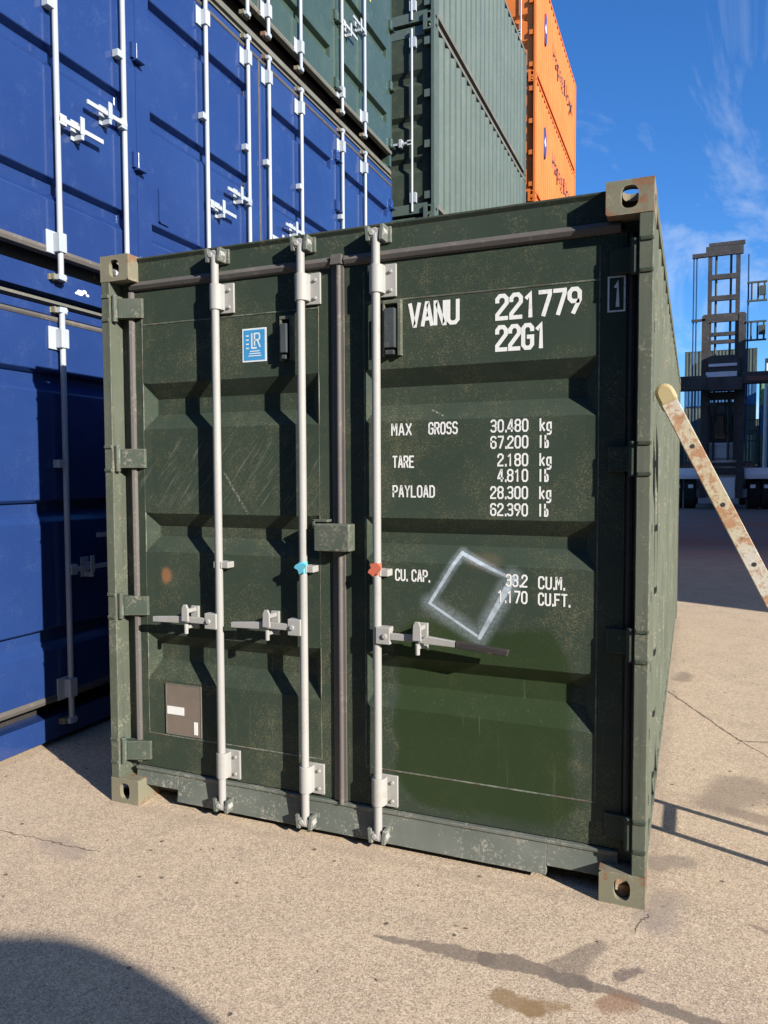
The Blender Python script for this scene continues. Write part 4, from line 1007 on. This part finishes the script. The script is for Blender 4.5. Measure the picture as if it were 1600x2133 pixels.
for a, b in ((2.3, 2.85), (4.8, 5.35)): wheel(a, b, YM+6.0, 0.66)

# ------------------------------------------------------------------ ladder leaning on the side wall
lad = empty('ladder', (3.40, 0.45, 0), 0, 'paint-chipped rusty ladder leaning on the front container\'s right side', 'ladder')
a_l = Vector((-0.495, 0, 1)).normalized(); n_l = Vector((1, 0, 0.495)).normalized()
Ll = 1.905*math.sqrt(1+0.495**2)
for ys in (-0.128, 0.160):
    mb = MB(); n0 = 8
    prof = []
    base = Vector((0, 0, 0))
    def PT(t, w_): v = a_l*t+n_l*w_; return (v.x, v.z)
    pr = [PT(0, -0.030), PT(Ll-0.03, -0.030)]+[PT(Ll-0.035+0.040*math.sin(k*math.pi/6), -0.030*math.cos(k*math.pi/6)) for k in range(1, 6)]+[PT(Ll-0.03, 0.030), PT(0, 0.030)]
    mb.prism(pr, 'y', ys-0.005, ys+0.005)
    for e in (-0.030, 0.026):                      # turned-in flanges of the channel
        q = [PT(0.02, e), PT(Ll-0.08, e), PT(Ll-0.08, e+0.004), PT(0.02, e+0.004)]
        mb.prism(q, 'y', ys+0.0055, ys+0.011)
    s_ = mb.build('stile', M['ladder'], lad, bevel=0.003)
    mb = MB()
    for k in range(8):
        v = a_l*(0.135+k*0.2475); mb.tube((v.x, ys-0.0062, v.z), (v.x, ys+0.0062, v.z), 0.0085, 10)
    mb.build('rung_hole', M['dark'], s_)
    mb = MB(); q = [PT(Ll-0.07, -0.036), PT(Ll-0.03, -0.036)]+[PT(Ll-0.030+0.040*math.sin(k*math.pi/8), -0.036*math.cos(k*math.pi/8)) for k in range(1, 8)]+[PT(Ll-0.03, 0.036), PT(Ll-0.07, 0.036)]
    mb.prism(q, 'y', ys-0.012, ys+0.022); mb.build('end_cap', M['cap'], s_, bevel=0.012)
    mb = MB(); mb.prism([PT(-0.0, -0.048), PT(0.07, -0.048), PT(0.07, 0.048), PT(-0.0, 0.048)], 'y', ys-0.0165, ys+0.0165); f_ = mb.build('foot', M['tyre'], s_)
for k in range(8):
    v = a_l*(0.135+k*0.2475); mb = MB()
    hw = 0.013; c1 = a_l*hw; c2 = n_l*hw
    pr = [(v+p_).xz[:] for p_ in (c1+c2, c1-c2, -c1-c2, -c1+c2)]
    mb.prism(pr, 'y', -0.115, 0.147); mb.build('rung', M['ladder'], lad, bevel=0.003)

# ------------------------------------------------------------------ shade givers outside the frame
sun_blk = empty('sun_blocker', (0, 0, 0), 0, 'unseen long grey steel clad warehouse along the right of the yard', 'sun_blocker')
x0, x1, y0, y1, hh = 10.0, 32.0, 3.55, 88.0, 10.0
mb = MB(); corrugated(mb, y0, y1, 0, hh, x0, 0.04, -1, period=0.33); mb.build('wall', M['clad'], sun_blk)
mb = MB(); mb.box(x0+0.05, x1, y0, y0+0.2, 0, hh); mb.build('wall', M['clad'], sun_blk)
mb = MB(); mb.box(x0+0.05, x1, y1-0.2, y1, 0, hh); mb.build('wall', M['clad'], sun_blk)
mb = MB(); mb.box(x1-0.2, x1, y0+0.2, y1-0.2, 0, hh); mb.build('wall', M['clad'], sun_blk)
mb = MB(); mb.prism([(x0-0.05, hh), ((x0+x1)/2, hh+1.5), (x1, hh)], 'y', y0, y1); mb.build('roof', M['greycon'], sun_blk)
for k in range(7):
    yy = y0+6+k*11.5; mb = MB(); mb.box(x0-0.06, x0-0.02, yy, yy+4.5, 0.02, 4.6)
    for j in range(14): mb.box(x0-0.075, x0-0.0605, yy+0.03, yy+4.47, 0.1+j*0.32, 0.32+j*0.32)
    mb.build('roller_door', M['palecon'], sun_blk)

van = empty('van', (0, 0, 0), 0, 'white panel van added unseen behind the viewer to cast the foreground shadow', 'van')
van.location = (5.55, -2.99, 0); van.rotation_euler = (0, 0, math.atan2(0.39, 0.92)+math.pi)
# local x runs along the rear face (0..1.95), local y runs away from the light edge
mb = MB(); rr = 0.34; Wv = 1.98; Hv = 2.22
pr = [(0.0, 0.42), (0.0, Hv-rr)]+[(rr-rr*math.cos(k*math.pi/12), Hv-rr+rr*math.sin(k*math.pi/12)) for k in range(1, 7)]+[(Wv-rr+rr*math.sin(k*math.pi/12), Hv-rr+rr*math.cos(k*math.pi/12)) for k in range(0, 6)]+[(Wv, Hv-rr), (Wv, 0.42)]
mb.prism(pr, 'y', 0.0, 3.6); mb.build('body', M['vanwhite'], van, bevel=0.04)
mb = MB(); mb.prism([(3.61, 0.42), (3.61, 2.1), (4.3, 1.55), (4.9, 1.2), (5.0, 0.42)], 'x', 0.04, Wv-0.04); mb.build('nose', M['vanwhite'], van, bevel=0.05)
mb = MB(); mb.add([(0.2, 3.66, 2.07), (1.78, 3.66, 2.07), (1.78, 4.28, 1.59), (0.2, 4.28, 1.59)], [(0, 1, 2, 3)]); mb.build('windscreen', M['glass'], van)
for xx in (0.2, 1.1):
    mb = MB(); mb.box(xx, xx+0.68, -0.012, -0.004, 1.2, 1.75); mb.build('rear_window', M['glass'], van)
mb = MB(); mb.box(0.02, Wv-0.02, -0.10, -0.003, 0.36, 0.56); mb.build('bumper', M['plastic'], van, bevel=0.02)
for xx in (0.05, Wv-0.20):
    mb = MB(); mb.box(xx, xx+0.14, -0.02, -0.004, 0.85, 1.25); mb.build('tail_lamp', M['red'], van)
for yy in (0.9, 4.1):
    for xx in (0.02, Wv-0.24):
        mb = MB(); mb.tube((xx, yy, 0.34), (xx+0.22, yy, 0.34), 0.34, 24); w_ = mb.build('wheel', M['tyre'], van, smooth=True)
        mb = MB(); mb.tube((xx-0.008, yy, 0.34), (xx+0.228, yy, 0.34), 0.2, 16); mb.build('rim', M['galv'], w_)
